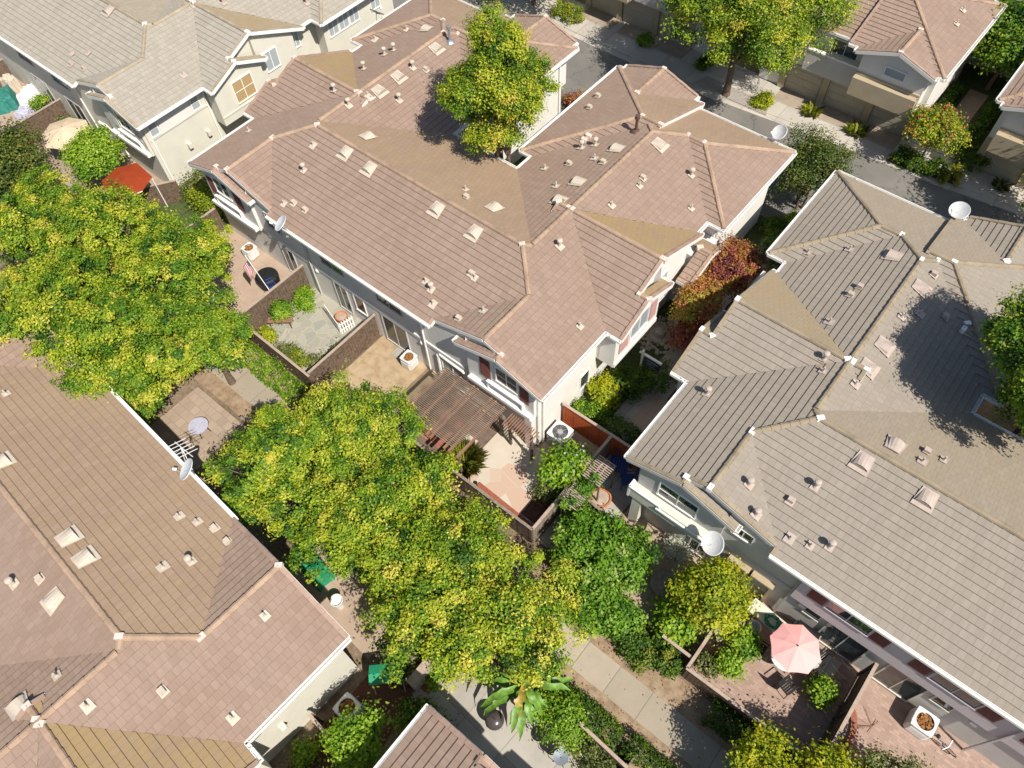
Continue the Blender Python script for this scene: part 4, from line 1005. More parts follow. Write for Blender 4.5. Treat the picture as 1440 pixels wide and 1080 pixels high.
for i in range(5):
    for j in range(6):
        c = fp(.05+.1*i,.03+.06*j); n_ = u.cross(w).normalized()
        for sgn in (1,-1): st.poly([c+n_*.006*sgn+(u*math.cos(q*PI/5*2)+w*math.sin(q*PI/5*2))*(.016) for q in range(5)])
mr.build('red_stripes', 'flag_red', root); mw.build('white_stripes', 'flag_white', root); mbl.build('canton', 'flag_blue', root); st.build('stars', 'flag_white', root)
# covered hot tub / black round tables on the flag patio
root = empty('round_grill_cover', (-26.9,11.3,.03), 'round dark green covered table on the flag patio', 'table'); mb = MB(); mb.lathe([(.55,0),(.6,.5),(.58,.62),(.5,.68),(.1,.72)], (0,0,0), 20); mb.build('cover', 'black', root)
chair(-26.1,11.0,1.2, 'dark blue folding chair beside the round covered table on the flag patio', 'blue_cloth', .4)
# bench
root = empty('bench', (-24.3,9.9,.03), 'faded red wooden bench on the grey flagstone patio', 'bench', R_(40)); mb = MB()
for k in range(4): mb.box((-.62,-.2+.1*k+.005,.42),(.62,-.1+.1*k-.005,.46))
mb.build('seat', 'wood_pink', root)
for sx in (-.5,.5):
    mb = MB(); mb.bar((sx,-.15,.42),(sx,-.22,0), .04, .04); mb.bar((sx,.15,.42),(sx,.22,0), .04, .04); mb.build('leg', 'wood_brown', root)
def pot(x, y, r_, h, label, mat='terracotta', fill='mulch', name='plant_pot'):
    root = empty(name, (x,y,.03), label, 'plant pot'); mb = MB(); mb.lathe([(r_*.7,0),(r_*.95,h*.85),(r_*1.08,h*.86),(r_*1.08,h),(r_*.92,h),(r_*.88,h*.85),(r_*.1,h*.84)], (0,0,0), 18); mb.build('bowl', mat, root)
    mb = MB(); mb.lathe([(r_*.9,h*.86),(r_*.5,h*.9),(.02,h*.92)], (0,0,0), 14); mb.build('soil', fill, root); return root
pot(-6.3,12.0,.42,.5, 'round terracotta bowl on the tan paving by the slatted trellis', 'terracotta', 'wood_pale')
pot(-22.05,11.95,.3,.45, 'terracotta pot behind the white picket fence', 'terracotta', 'wood_pale')
pot(-22.9,9.0,.17,.35, 'small dark urn among the shrubs of the grey flagstone patio', 'flue_steel')
pot(4.35,10.75,.3,.42, 'large dark pot holding a lime green shrub near the pink umbrella', 'wood_brown'); pot(1.35,9.55,.36,.45, 'dark pot at the lower left of the brick patio', 'wood_brown'); pot(1.2,10.35,.34,.45, 'dark pot behind, beside the cluttered table', 'wood_brown')
pot(-11.75,1.95,.24,.7, 'round white tub at the wall of the lower left house', 'metal_white', 'white_cloth')
pot(-11.0,9.35,.07,.12, 'small black box on the pink flagstone', 'black', 'black')
# potting table with clutter
root = empty('potting_table', (.75,10.55,.03), 'cluttered pale table with pots by the yellow tree', 'table', R_(50)); mb = MB(); mb.box((-.62,-.28,.62),(.62,.28,.67)); mb.build('table_top', 'wood_pale', root)
for sx in (-.55,.55):
    for sy in (-.22,.22): mb = MB(); mb.box((sx-.03,sy-.03,0),(sx+.03,sy+.03,.62)); mb.build('leg', 'wood_brown', root)
rnd = random.Random(9)
for k, (m_, l) in enumerate((('white_cloth','white tray on the cluttered pale table'),('terracotta','small terracotta pot on the cluttered pale table'),('green_plastic','green can on the cluttered pale table'),('lilac_cloth','grey blue tub on the cluttered pale table'),('metal_white','cream bowl at the near end of the cluttered pale table'),('orange','orange pot on the cluttered pale table'))):
    a = R_(50); d = -.5+.2*k; x, y = .75+d*math.cos(a)-.1*(-1)**k*math.sin(a), 10.55+d*math.sin(a)+.1*(-1)**k*math.cos(a)
    mb = MB(); q = rnd.uniform(.08,.13); mb.lathe([(q*.7,0),(q,.12),(q*1.1,.13),(q*.85,.13),(q*.8,.05)], (0,0,0), 12); o = mb.build('pot', m_, None, (x,y,.7)); tag(o, l, 'pot')
root = empty('garden_table', (1.55,11.85,.03), 'cream table with a green hose by the wall of the taupe house', 'table', R_(-5)); mb = MB(); mb.box((-.75,-.3,.66),(.75,.3,.71)); mb.build('table_top', 'wall_cream', root)
for sx in (-.68,.68):
    for sy in (-.24,.24): mb = MB(); mb.box((sx-.03,sy-.03,0),(sx+.03,sy+.03,.66)); mb.build('leg', 'wood_pale', root)
mb = MB(); pts = [(.28*math.cos(t*.9)*(1-.004*t)+.08*math.sin(t*2.3), .2*math.sin(t*.9)+.05*math.cos(t*1.7), .03+.002*t) for t in [k*.35 for k in range(80)]]
mb.tube(pts, .022, 5); o = mb.build('garden_hose', 'green_plastic', None, (1.75,11.8,.75)); tag(o, 'green hose coiled on the cream table by the wall', 'hose')
mb = MB(); mb.lathe([(.2,0),(.24,.5),(.27,.52),(.22,.52),(.2,.1)], (0,0,0), 14); o = mb.build('bucket', 'white_cloth', None, (1.35,11.3,.03)); tag(o, 'white bucket in front of the cream table with the hose', 'bucket')
# gas grill + cabinet near the pink umbrella
root = empty('gas_grill', (2.95,12.2,.03), 'dark covered grill against the wall above the pink umbrella', 'grill'); mb = MB(); mb.box((-.5,-.25,0),(.5,.25,.75)); mb.build('cart', 'metal_grey', root); mb = MB(); mb.box((-.42,-.27,.75),(.42,.27,.85)); mb.tube([(-.42,0,.85),(.42,0,.85)], .24, 12); mb.build('lid', 'black', root)
# bicycle leaning by the wall on the right
def bicycle(x, y, rz, label, mat='metal_grey', lean=.25):
    root = empty('bicycle', (x,y,.03), label, 'bicycle', rz)
    root.rotation_euler = (lean,0,rz)
    for cx in (-.42,.42):
        mb = MB(); mb.tube([(cx+.27*math.cos(k*PI/9),0,.28+.27*math.sin(k*PI/9)) for k in range(19)], .018, 6, cap=False)
        for k in range(6): mb.tube([(cx,0,.28),(cx+.26*math.cos(k*PI/3),0,.28+.26*math.sin(k*PI/3))], .004, 4)
        mb.build('wheel', 'black', root)
    mb = MB(); P = dict(bb=(-.02,0,.26), st=(-.12,0,.62), hd=(.3,0,.62), rw=(-.42,0,.28), fw=(.42,0,.28))
    for p, q in (('bb','st'),('st','hd'),('bb','hd'),('rw','bb'),('rw','st'),('hd','fw')): mb.tube([P[p],P[q]], .02, 6)
    mb.build('frame', mat, root)
    mb = MB(); mb.tube([(.28,0,.6),(.26,0,.74)], .016, 6); mb.tube([(.2,-.24,.76),(.26,0,.74),(.2,.24,.76)], .014, 6); mb.build('handlebar', mat, root)
    mb = MB(); mb.lathe([(.08,0),(.07,.04),(.02,.06)], (-.14,0,.64), 8); mb.build('saddle', 'black', root)
    return root
bicycle(8.35,12.05,R_(-15), 'grey bicycle leaning by the white air conditioner on the right brick patio')
# brick planter, curved
root = empty('brick_planter', (5.4,9.9,.03), 'curved red brick planter edge on the right brick patio', 'planter'); mb = MB(); n = 22
for k in range(n):
    t0, t1 = [-PI/2+PI*(k+e)/n for e in (.03,.97)]; r0, r1 = .62, .84
    q = [(r0*math.cos(t0)*.7,r0*math.sin(t0)*1.5),(r1*math.cos(t0)*.75,r1*math.sin(t0)*1.45),(r1*math.cos(t1)*.75,r1*math.sin(t1)*1.45),(r0*math.cos(t1)*.7,r0*math.sin(t1)*1.5)]
    mb.mesh([(*p,0) for p in q]+[(*p,.32) for p in q], [(4,5,6,7),(0,1,5,4),(1,2,6,5),(2,3,7,6),(3,0,4,7)])
mb.build('brick_edge', 'red_brick', root); mb = MB(); mb.poly([(.44*math.cos(-PI/2+PI*k/20), .92*math.sin(-PI/2+PI*k/20), .22) for k in range(21)]); mb.build('soil', 'gravel', root)
mb = MB(); rnd = random.Random(4)
for k in range(9): mb.tube([(0,0,.01),(rnd.uniform(-.7,.2),rnd.uniform(-.5,.5),.03)], .01, 4)
o = mb.build('rake', 'wood_pink', None, (6.4,11.0,.06)); tag(o, 'thin fan shaped rake lying on the right brick patio', 'rake')
# wooden raised bed at the bottom
root = empty('raised_bed', (.35,3.6,0), 'square wooden raised bed of bare soil at the bottom edge', 'planter'); mb = MB()
for a in ((0,0,1.3,.06),(0,1.24,1.3,1.3),(0,.06,.06,1.24),(1.24,.06,1.3,1.24)): mb.box((a[0],a[1],0),(a[2],a[3],.8))
mb.build('board_panel', 'wood_grey', root); mb = MB(); mb.box((.06,.06,.2),(1.24,1.24,.68)); mb.build('soil', 'path_dirt', root)
# white yard sign post between the houses
root = empty('sign_post', (-8.75,18.55,0), 'white sign post with a hanging navy sign between the two houses', 'sign'); mb = MB(); mb.box((-.05,-.05,0),(.05,.05,1.75)); mb.box((-.18,-.045,1.5),(1.0,.045,1.59)); mb.lathe([(.07,0),(.02,.1)], (0,0,1.75), 8); mb.build('post', 'white_paint', root)
mb = MB(); mb.box((.18,-.015,.8),(.92,.015,1.42)); sp = mb.build('sign_panel', 'sign_navy', root); mb = MB(); mb.box((.25,-.022,1.22),(.85,-.0155,1.3)); mb.box((.25,-.022,1.05),(.7,-.0155,1.1)); mb.box((.3,-.022,.92),(.8,-.0155,.95)); mb.build('marking', 'metal_grey', sp)
# stones round the small fountain bed
rnd = random.Random(12); root = empty('fountain', (-9.2,20.9,0), 'small round pebble fountain in the shade by the porch', 'fountain'); mb = MB(); mb.lathe([(.55,0),(.5,.12),(.3,.14),(.25,.4),(.1,.45),(.02,.5)], (0,0,0), 14); mb.build('basin', 'stone_block', root)
mb = MB()
for k in range(160):
    t, q, s = rnd.uniform(0,2*PI), rnd.uniform(.55,1.25), rnd.uniform(.05,.11); mb.lathe([(s,0),(s*1.1,s*.5),(s*.3,s*.9)], (-9.2+q*math.cos(t)*.8, 20.9+q*math.sin(t), .03), 6)
o = mb.build('pebbles', 'stone_block'); tag(o, 'ring of grey pebbles round the small fountain', 'pebbles', kind='stuff')
# red canopy (upper left)
root = empty('patio_canopy', (-36.6,10.5,0), 'bright red flat canopy among the trees at the upper left', 'canopy'); mb = MB()
P = [(-1.2,-.9),(-.2,-1.35),(.9,-1.1),(1.25,.0),(.75,1.0),(-.9,1.15),(-1.45,.2)]; n = len(P)
mb.mesh([(x,y,2.2) for x,y in P]+[(x*.5,y*.5,2.32) for x,y in P]+[(0,0,2.36)], [(k,(k+1)%n,n+(k+1)%n,n+k) for k in range(n)]+[(n+k,n+(k+1)%n,2*n) for k in range(n)]); mb.build('canopy', 'cloth_red', root)
mb = MB(); mb.tube([(x,y,2.19) for x,y in P[2:4]], .025, 6); mb.build('frame', 'white_paint', root)
for x, y in (P[0],P[2],P[4],P[5]): mb = MB(); mb.tube([(x*.95,y*.95,0),(x*.95,y*.95,2.19)], .03, 6); mb.build('pole', 'white_paint', root)
# things on the upper left patio
def heap(x, y, w, d, h, rz, name, label, cat, mat, seed=1, z=.03):
    """cloth or tarp thrown over something: a rumpled closed lump"""
    rnd = np.random.default_rng(seed); n = 10; mb = MB(); v = []; f = []
    for i in range(n+1):
        for j in range(n+1):
            a, b_ = i/n*2-1, j/n*2-1; e = max(abs(a),abs(b_)); zz = h*(1-max(0,(e-.75)/.25)**1.5)*(.85+.3*rnd.random()) if e < 1 else 0
            v.append((a*w/2*(1+.06*rnd.standard_normal()), b_*d/2*(1+.06*rnd.standard_normal()), zz))
    for i in range(n):
        for j in range(n): f.append((i*(n+1)+j,(i+1)*(n+1)+j,(i+1)*(n+1)+j+1,i*(n+1)+j+1))
    mb.mesh(v, f); o = mb.build(name, mat, None, (x,y,z), rz); return tag(o, label, cat)
heap(-51.9,10.7,2.0,1.5,.7,R_(-20),'tarp','teal tarp over a low heap at the left edge','tarp','teal_cloth',1)
heap(-51.0,12.0,.7,1.5,.7,R_(25),'cover','white wrapped bundle on the upper left patio','cover','white_cloth',2)
heap(-49.9,10.9,1.0,.9,.35,R_(30),'blanket','grey lilac blanket on the upper left patio','blanket','lilac_cloth',3)
heap(-53.0,11.9,1.1,.8,.8,R_(10),'cover','pale pinkish cover behind the teal tarp','cover','vent_cream',4)
heap(-53.0,9.9,.7,.8,.3,R_(40),'cover','mint white cloth at the lower end of the teal tarp','cover','white_cloth',5)
mb = MB(); mb.bar((0,0,.05),(1.3,-.9,.3), .09, .06); o = mb.build('plank', 'orange', None, (-52.1,12.3,.3)); tag(o, 'orange brown plank lying along the teal tarp', 'plank')
heap(-13.4,2.3,1.3,.9,.75,R_(-5),'tarp','green tarp by the wall of the lower left house, half under the trees','tarp','green_plastic',6)
# garden swing with green canopy by the lower left house
root = empty('garden_swing', (-8.2,1.2,0), 'green and cream swing seat by the corner of the lower left house', 'swing', R_(45)); mb = MB()
for a in (-.55,.55): mb.tube([(a,-.45,0),(a,0,1.2),(a,.45,0)], .022, 6)
mb.tube([(-.55,0,1.2),(.55,0,1.2)], .022, 6); mb.build('frame', 'metal_white', root)
mb = MB(); mb.mesh([(-.6,-.35,1.12),(.6,-.35,1.12),(.6,0,1.26),(-.6,0,1.26),(.6,.35,1.12),(-.6,.35,1.12)], [(0,1,2,3),(3,2,4,5)]); mb.build('canopy', 'green_plastic', root)
mb = MB(); mb.box((-.5,-.2,.4),(.5,.2,.5)); mb.bar((-.5,.25,.7),(.5,.25,.7), .08, .45); mb.build('seat', 'green_plastic', root)
# ------------------------------------------------------------------ plants
def leaf_mat(name, trans=.35, rough=.5):
    m, nt, b = nodes(name); a = N(nt, 'ShaderNodeAttribute'); a.attribute_name = 'Col'
    nt.links.new(a.outputs['Color'], b.inputs['Base Color']); b.inputs['Roughness'].default_value = rough; b.inputs['Specular IOR Level'].default_value = .35
    t = N(nt, 'ShaderNodeBsdfTranslucent'); nt.links.new(mix(nt, 1.0, a.outputs['Color'], (1.0,1.0,.55), 'MULTIPLY'), t.inputs['Color'])
    ms = N(nt, 'ShaderNodeMixShader'); ms.inputs[0].default_value = trans
    nt.links.new(b.outputs[0], ms.inputs[1]); nt.links.new(t.outputs[0], ms.inputs[2]); nt.links.new(ms.outputs[0], nt.nodes['Material Output'].inputs['Surface'])
leaf_mat('leaf', .42); leaf_mat('leaf_broad', .25, .35)
plain('bark', (.16,.115,.085), .9, var=.3, scale=8, bmp=.5)
plain('bark_pale', (.36,.31,.25), .85, var=.25, scale=8, bmp=.4)
def leaf_obj(name, P, Nn, S, C, mat, parent=None, aspect=.62):
    """P centres, Nn normals, S sizes, C colours -> one mesh of bent leaf quads"""
    n = len(P); r = rng.standard_normal((n,3)); t = np.cross(Nn, r); t /= np.linalg.norm(t,axis=1,keepdims=True)+1e-9; b = np.cross(Nn, t)
    s = S[:,None]; w = s*aspect
    v = np.empty((n,4,3)); v[:,0] = P - t*s; v[:,1] = P - b*w + Nn*s*.25; v[:,2] = P + t*s; v[:,3] = P + b*w + Nn*s*.25
    me = bpy.data.meshes.new(name); me.vertices.add(n*4); me.vertices.foreach_set('co', v.reshape(-1))
    me.loops.add(n*4); me.loops.foreach_set('vertex_index', np.arange(n*4)); me.polygons.add(n)
    me.polygons.foreach_set('loop_start', np.arange(n)*4); me.polygons.foreach_set('loop_total', np.full(n,4))
    me.update(calc_edges=True)
    ca = me.color_attributes.new('Col', 'FLOAT_COLOR', 'POINT'); c4 = np.ones((n,4,4)); c4[:,:,:3] = C[:,None,:]; ca.data.foreach_set('color', c4.reshape(-1))
    me.materials.append(MATS[mat]); o = bpy.data.objects.new(name, me); COL.objects.link(o)
    if parent: o.parent = parent
    return o
PAL = {
 'lime':  [(.035,.11,.012),(.11,.25,.018),(.25,.38,.024),(.48,.53,.03),(.68,.62,.10)],
 'green': [(.04,.11,.012),(.08,.19,.018),(.16,.30,.022),(.30,.42,.03),(.46,.52,.06)],
 'street':[(.05,.12,.012),(.13,.25,.018),(.28,.40,.02),(.54,.55,.035),(.66,.52,.10)],
 'vine':  [(.035,.11,.010),(.08,.20,.014),(.145,.31,.02),(.22,.40,.03),(.40,.50,.14)],
 'yellow':[(.09,.16,.012),(.24,.32,.014),(.40,.46,.018),(.52,.52,.022),(.60,.50,.03)],
 'dark':  [(.035,.07,.014),(.06,.11,.018),(.10,.155,.02),(.18,.21,.03),(.28,.25,.06)],
 'bright':[(.07,.17,.012),(.15,.31,.016),(.25,.42,.022),(.36,.51,.035),(.44,.55,.08)],
 'hedge': [(.035,.085,.012),(.06,.135,.015),(.10,.20,.018),(.17,.26,.022),(.30,.30,.04)],
 'maple': [(.16,.045,.05),(.36,.09,.085),(.52,.20,.07),(.55,.32,.06),(.30,.36,.04)],
 'grass': [(.11,.17,.015),(.20,.27,.02),(.30,.36,.025),(.40,.42,.03),(.46,.42,.10)],
 'sage':  [(.085,.12,.03),(.15,.19,.05),(.22,.26,.07),(.32,.34,.13),(.44,.41,.24)],
 'white': [(.10,.18,.03),(.20,.26,.08),(.7,.7,.62),(.8,.8,.75),(.8,.8,.8)],
}
def unit(v): return v/(np.linalg.norm(v,axis=-1,keepdims=True)+1e-9)
def crown_points(lobes, n_clump, per, rc, fill=.55, under=.35):
    """leaf clumps on and inside a set of ellipsoid lobes; returns leaf centres, outward normals, clump index, depth"""
    vol = np.array([l[3]*l[4]+l[3]*l[5]+l[4]*l[5] for l in lobes]); k = rng.choice(len(lobes), n_clump, p=vol/vol.sum()); L = np.array(lobes)[k]
    d = unit(rng.standard_normal((n_clump,3))); flip = (d[:,2] < 0) & (rng.random(n_clump) > under); d[flip,2] *= -1
    rad = np.where(rng.random(n_clump) < .7, rng.uniform(.78,1.28,n_clump), rng.uniform(fill,.9,n_clump))
    rad = np.where(rng.random(n_clump) < .10, rng.uniform(1.2,1.5,n_clump), rad)      # a few shoots stand out of the crown
    C = L[:,:3] + d*L[:,3:6]*rad[:,None]
    # drop clumps buried deep inside another lobe
    inside = np.zeros(n_clump)
    for l in lobes:
        q = np.linalg.norm((C-np.array(l[:3]))/np.array(l[3:6]),axis=1); inside = np.maximum(inside, (q < .62).astype(float))
    C, d = C[inside == 0], d[inside == 0]; nc = len(C)
    idx = np.repeat(np.arange(nc), per); off = rng.standard_normal((nc*per,3))*rc*rng.uniform(.55,1.25,(nc,1)).repeat(per,0)
    off[:,2] *= .7
    P = C[idx] + off; out = unit(d[idx]*.4 + off/(rc+1e-6)*.4 + np.array([.15,0,.85]) + rng.standard_normal((nc*per,3))*.55)
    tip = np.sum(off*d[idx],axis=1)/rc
    return P, out, idx, tip, nc
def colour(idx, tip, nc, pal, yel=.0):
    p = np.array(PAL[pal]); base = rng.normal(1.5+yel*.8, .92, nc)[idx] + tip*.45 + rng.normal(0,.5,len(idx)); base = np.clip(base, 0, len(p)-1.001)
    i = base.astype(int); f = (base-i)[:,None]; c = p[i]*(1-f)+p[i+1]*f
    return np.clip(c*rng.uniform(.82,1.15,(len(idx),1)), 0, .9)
def limb(mb, a, b, r0, r1, bend=.15, rnd=random):
    a, b = Vector(a), Vector(b); m = (a+b)/2 + Vector((rnd.uniform(-bend,bend), rnd.uniform(-bend,bend), bend*.5)); mb.tube([a, a*.45+m*.55, m*.5+b*.5, b], [r0, r0*.8+r1*.2, (r0+r1)*.45, r1], 8)
def tree(name, label, cat, base, lobes, pal='lime', n_clump=260, per=90, rc=.34, size=.085, trunk_r=.16, bark='bark', yel=0., group=None, flowers=None, fork=1.2, stems=1):
    """lobes are (dx,dy,z, rx,ry,rz) about the trunk foot"""
    root = empty(name, base, label, cat, 0, group)
    rnd = random.Random(int(base[0]*13+base[1]*7)); mb = MB()
    for s_ in range(stems):
        fx, fy = (0,0) if stems == 1 else (.25*math.cos(s_*2.4), .25*math.sin(s_*2.4)); fk = Vector((fx*1.6+rnd.uniform(-.1,.1), fy*1.6+rnd.uniform(-.1,.1), fork))
        mb.tube([(fx,fy,-.05),(fx*1.1,fy*1.1,fork*.4),fk], [trunk_r*1.35, trunk_r, trunk_r*.85], 10)
        for l in lobes[s_::stems]:
            c = Vector(l[:3]); limb(mb, fk, c, trunk_r*.55, .035, .25, rnd)
            for k in range(4):
                e = c + Vector((rnd.uniform(-1,1)*l[3]*.75, rnd.uniform(-1,1)*l[4]*.75, rnd.uniform(-.1,.8)*l[5])); limb(mb, fk*.35+c*.65, e, .04, .012, .15, rnd)
    mb.build('trunk', bark, root)
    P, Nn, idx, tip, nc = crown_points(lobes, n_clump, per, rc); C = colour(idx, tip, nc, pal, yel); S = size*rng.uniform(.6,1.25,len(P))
    leaf_obj('crown', P, Nn, S, C, 'leaf', root)
    if flowers:
        fc, cnt = flowers; k = rng.choice(len(P), cnt); leaf_obj('blossom', P[k]+np.array([0,0,.06]), unit(rng.standard_normal((cnt,3))+np.array([0,0,1.5])), np.full(cnt,.055), np.array(fc)[None,:]*rng.uniform(.8,1.1,(cnt,1)), 'leaf', root, .9)
    return root
def lobed(seed, r, z, n, spread, flat=.75):
    rn = random.Random(seed); out = [(0,0,z,r*.62,r*.62,r*.5)]
    for k in range(n):
        a = 2*PI*k/n + rn.uniform(-.35,.35); q = spread*rn.uniform(.75,1.12); s = r*rn.uniform(.3,.5); out.append((q*math.cos(a), q*math.sin(a), z+rn.uniform(-.55,.5)*r*.6, s, s*rn.uniform(.85,1.15), s*flat))
    for k in range(max(2,n//2)):
        a = rn.uniform(0,2*PI); q = spread*rn.uniform(.15,.5); s = r*rn.uniform(.3,.42); out.append((q*math.cos(a), q*math.sin(a), z+r*rn.uniform(.3,.5), s, s, s*flat))
    return out
def bush(name, label, cat, x, y, rx, ry, h, pal, n_clump=60, per=70, rc=.16, size=.055, group=None, yel=0., flowers=None, z0=0., bumps=5, twig=True, ang=0):
    rn = random.Random(int(x*19+y*5)); lobes = [(0,0,h*.5,rx*.85,ry*.85,h*.5)]
    for k in range(bumps):
        a = 2*PI*k/bumps+rn.uniform(-.4,.4); lobes.append((rx*.55*math.cos(a), ry*.55*math.sin(a), h*rn.uniform(.4,.62), rx*.5, ry*.5, h*.42))
    root = empty(name, (x,y,z0), label, cat, ang, group)
    if twig:
        mb = MB()
        for k in range(7): limb(mb, (rn.uniform(-.06,.06),rn.uniform(-.06,.06),-.03), (rn.uniform(-.6,.6)*rx, rn.uniform(-.6,.6)*ry, h*rn.uniform(.5,.85)), .022, .007, .08, rn)
        mb.build('stem', 'bark', root)
    P, Nn, idx, tip, nc = crown_points(lobes, n_clump, per, rc, .6, .5); keep = P[:,2] > .02; P, Nn, idx, tip = P[keep], Nn[keep], idx[keep], tip[keep]
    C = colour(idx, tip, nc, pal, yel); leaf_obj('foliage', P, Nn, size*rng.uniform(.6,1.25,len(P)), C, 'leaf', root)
    if flowers:
        fc, cnt = flowers; k = rng.choice(len(P), cnt); leaf_obj('blossom', P[k]+np.array([0,0,.05]), unit(rng.standard_normal((cnt,3))+np.array([0,0,1.5])), np.full(cnt,.05), np.array(fc)[None,:]*rng.uniform(.8,1.1,(cnt,1)), 'leaf', root, .9)
    return root
def hedge(name, label, cat, x0, y0, x1, y1, w, h, pal='hedge', dens=900, size=.05, yel=0., group=None, rnd_=.12):
    """clipped hedge: leaves through the skin of a rounded bar"""
    L = math.hypot(x1-x0,y1-y0); ang = math.atan2(y1-y0,x1-x0); root = empty(name, (x0,y0,0), label, cat, ang, group); n = int(L*(w+2*h)*dens*.6)
    u = rng.random(n)*L; t = rng.uniform(-1,1,n); side = rng.random(n) < (2*h/(2*h+w)); s = np.sign(t)
    bump_ = .07*np.sin(u*3.1+x0)+.05*np.sin(u*7.3+y0)
    y = np.where(side, s*(w/2+bump_*.5), t*w/2); z = np.where(side, rng.random(n)*h, h+bump_-.18*np.abs(t)**4*h)
    e = np.minimum(u, L-u); z = np.where(e < .25, z*(.72+.28*np.sqrt(np.clip(e,0,.25)/.25)), z)
    P = np.stack([u,y,z],1)+rng.standard_normal((n,3))*rnd_*.5; o = np.stack([np.zeros(n), np.where(side,s,t*.3), np.where(side,.35,1.)],1)
    idx = (np.floor(u/.22)*17+np.floor(P[:,1]/.22)*5+np.floor(z/.22)).astype(int); idx -= idx.min(); nc = idx.max()+1
    C = colour(idx, rng.normal(0,.6,n), nc, pal, yel); P[:,2] = np.maximum(P[:,2],.02)
    leaf_obj('foliage', P, unit(o+rng.standard_normal((n,3))*.5), size*rng.uniform(.6,1.25,n), C, 'leaf', root)
    mb = MB()
    for k in range(max(2,int(L/.5))): limb(mb, (L*(k+.5)/max(2,int(L/.5)),0,-.03), (L*(k+.5)/max(2,int(L/.5))+.1,.05,h*.8), .025, .01, .06)
    mb.build('stem', 'bark', root)
    return root
def tuft(name, label, cat, x, y, r, h, n=260, pal='grass', w=.018, z0=0., group=None):
    root = empty(name, (x,y,z0), label, cat, 0, group); a = rng.random(n)*2*PI; q = np.sqrt(rng.random(n))*r*.45; lean = rng.uniform(.25,1.0,n)*r*.7; hh = h*rng.uniform(.55,1.1,n)
    b = np.stack([q*np.cos(a), q*np.sin(a), np.zeros(n)],1); d = np.stack([np.cos(a+rng.normal(0,.5,n)), np.sin(a+rng.normal(0,.5,n)), np.zeros(n)],1); s = np.stack([-d[:,1],d[:,0],d[:,2]],1)*w
    m = b+d*lean[:,None]*.4; m[:,2] = hh*.75; t = b+d*lean[:,None]; t[:,2] = hh*.85
    v = np.stack([b-s,b+s,m+s*.9,t,m-s*.9],1); me = bpy.data.meshes.new('blades'); me.vertices.add(n*5); me.vertices.foreach_set('co', v.reshape(-1)); me.loops.add(n*5); me.loops.foreach_set('vertex_index', np.arange(n*5)); me.polygons.add(n)
    me.polygons.foreach_set('loop_start', np.arange(n)*5); me.polygons.foreach_set('loop_total', np.full(n,5)); me.update(calc_edges=True)
    p = np.array(PAL[pal]); c = p[rng.integers(0,len(p),n)]; ca = me.color_attributes.new('Col','FLOAT_COLOR','POINT'); c4 = np.ones((n,5,4)); c4[:,:,:3] = c[:,None,:]; ca.data.foreach_set('color', c4.reshape(-1))
    me.materials.append(MATS['leaf']); o = bpy.data.objects.new('blades', me); COL.objects.link(o); o.parent = root
    return root
def banana(label, x, y, n=28):
    root = empty('banana_plant', (x,y,0), label, 'plant'); rn = random.Random(5)
    for k in range(4): mb = MB(); sx, sy = rn.uniform(-.5,.5), rn.uniform(-.4,.4); mb.tube([(sx,sy,-.05),(sx*1.1,sy*1.1,.8),(sx*1.3,sy*1.3,1.5)], [.1,.08,.05], 8); mb.build('stem', 'leaf_stem', root)
    for k in range(n):
        rn_drop = rn.uniform(.3,1.1); a = 2*PI*k/n+rn.uniform(-.3,.3); L = rn.uniform(1.0,1.8); z0 = rn.uniform(.7,1.9); d = Vector((math.cos(a),math.sin(a),0)); s = Vector((-d.y,d.x,0)); mb = MB(); rows = []
        for i in range(10):
            t = i/9; c = Vector((rn.uniform(-.05,.05),rn.uniform(-.05,.05),z0)) + d*(L*t) + Vector((0,0,.6*math.sin(t*2.3)-rn_drop*t*t)); w = .145*math.sin(PI*min(1,.06+t*.94))**.6*(1+rn.uniform(-.18,.1)); rows.append((c-s*w+Vector((0,0,.07*w)), c-Vector((0,0,.05)), c+s*w+Vector((0,0,.07*w))))
        v = [p for r in rows for p in r]; mb.mesh(v, [f for i in range(9) for f in ((i*3,i*3+1,i*3+4,i*3+3),(i*3+1,i*3+2,i*3+5,i*3+4))]); mb.build('leaf_blade', 'banana_leaf' if rn.random() < .96 else 'banana_old', root, smooth=True)
    return root
plain('leaf_stem', (.16,.20,.06), .6, var=.2)
for nm, c in (('banana_leaf',(.13,.26,.035)),('banana_old',(.36,.27,.05))):
    m, nt, b = nodes(nm); _p = geopos(nt); _a = noise(nt, 5, 4, .6, _p); nt.links.new(ramp(nt, _a.outputs[0], [(.3,tuple(x*.6 for x in c)),(.55,c),(.75,tuple(min(1,x*1.7) for x in c))]).outputs[0], b.inputs['Base Color']); b.inputs['Roughness'].default_value = .5

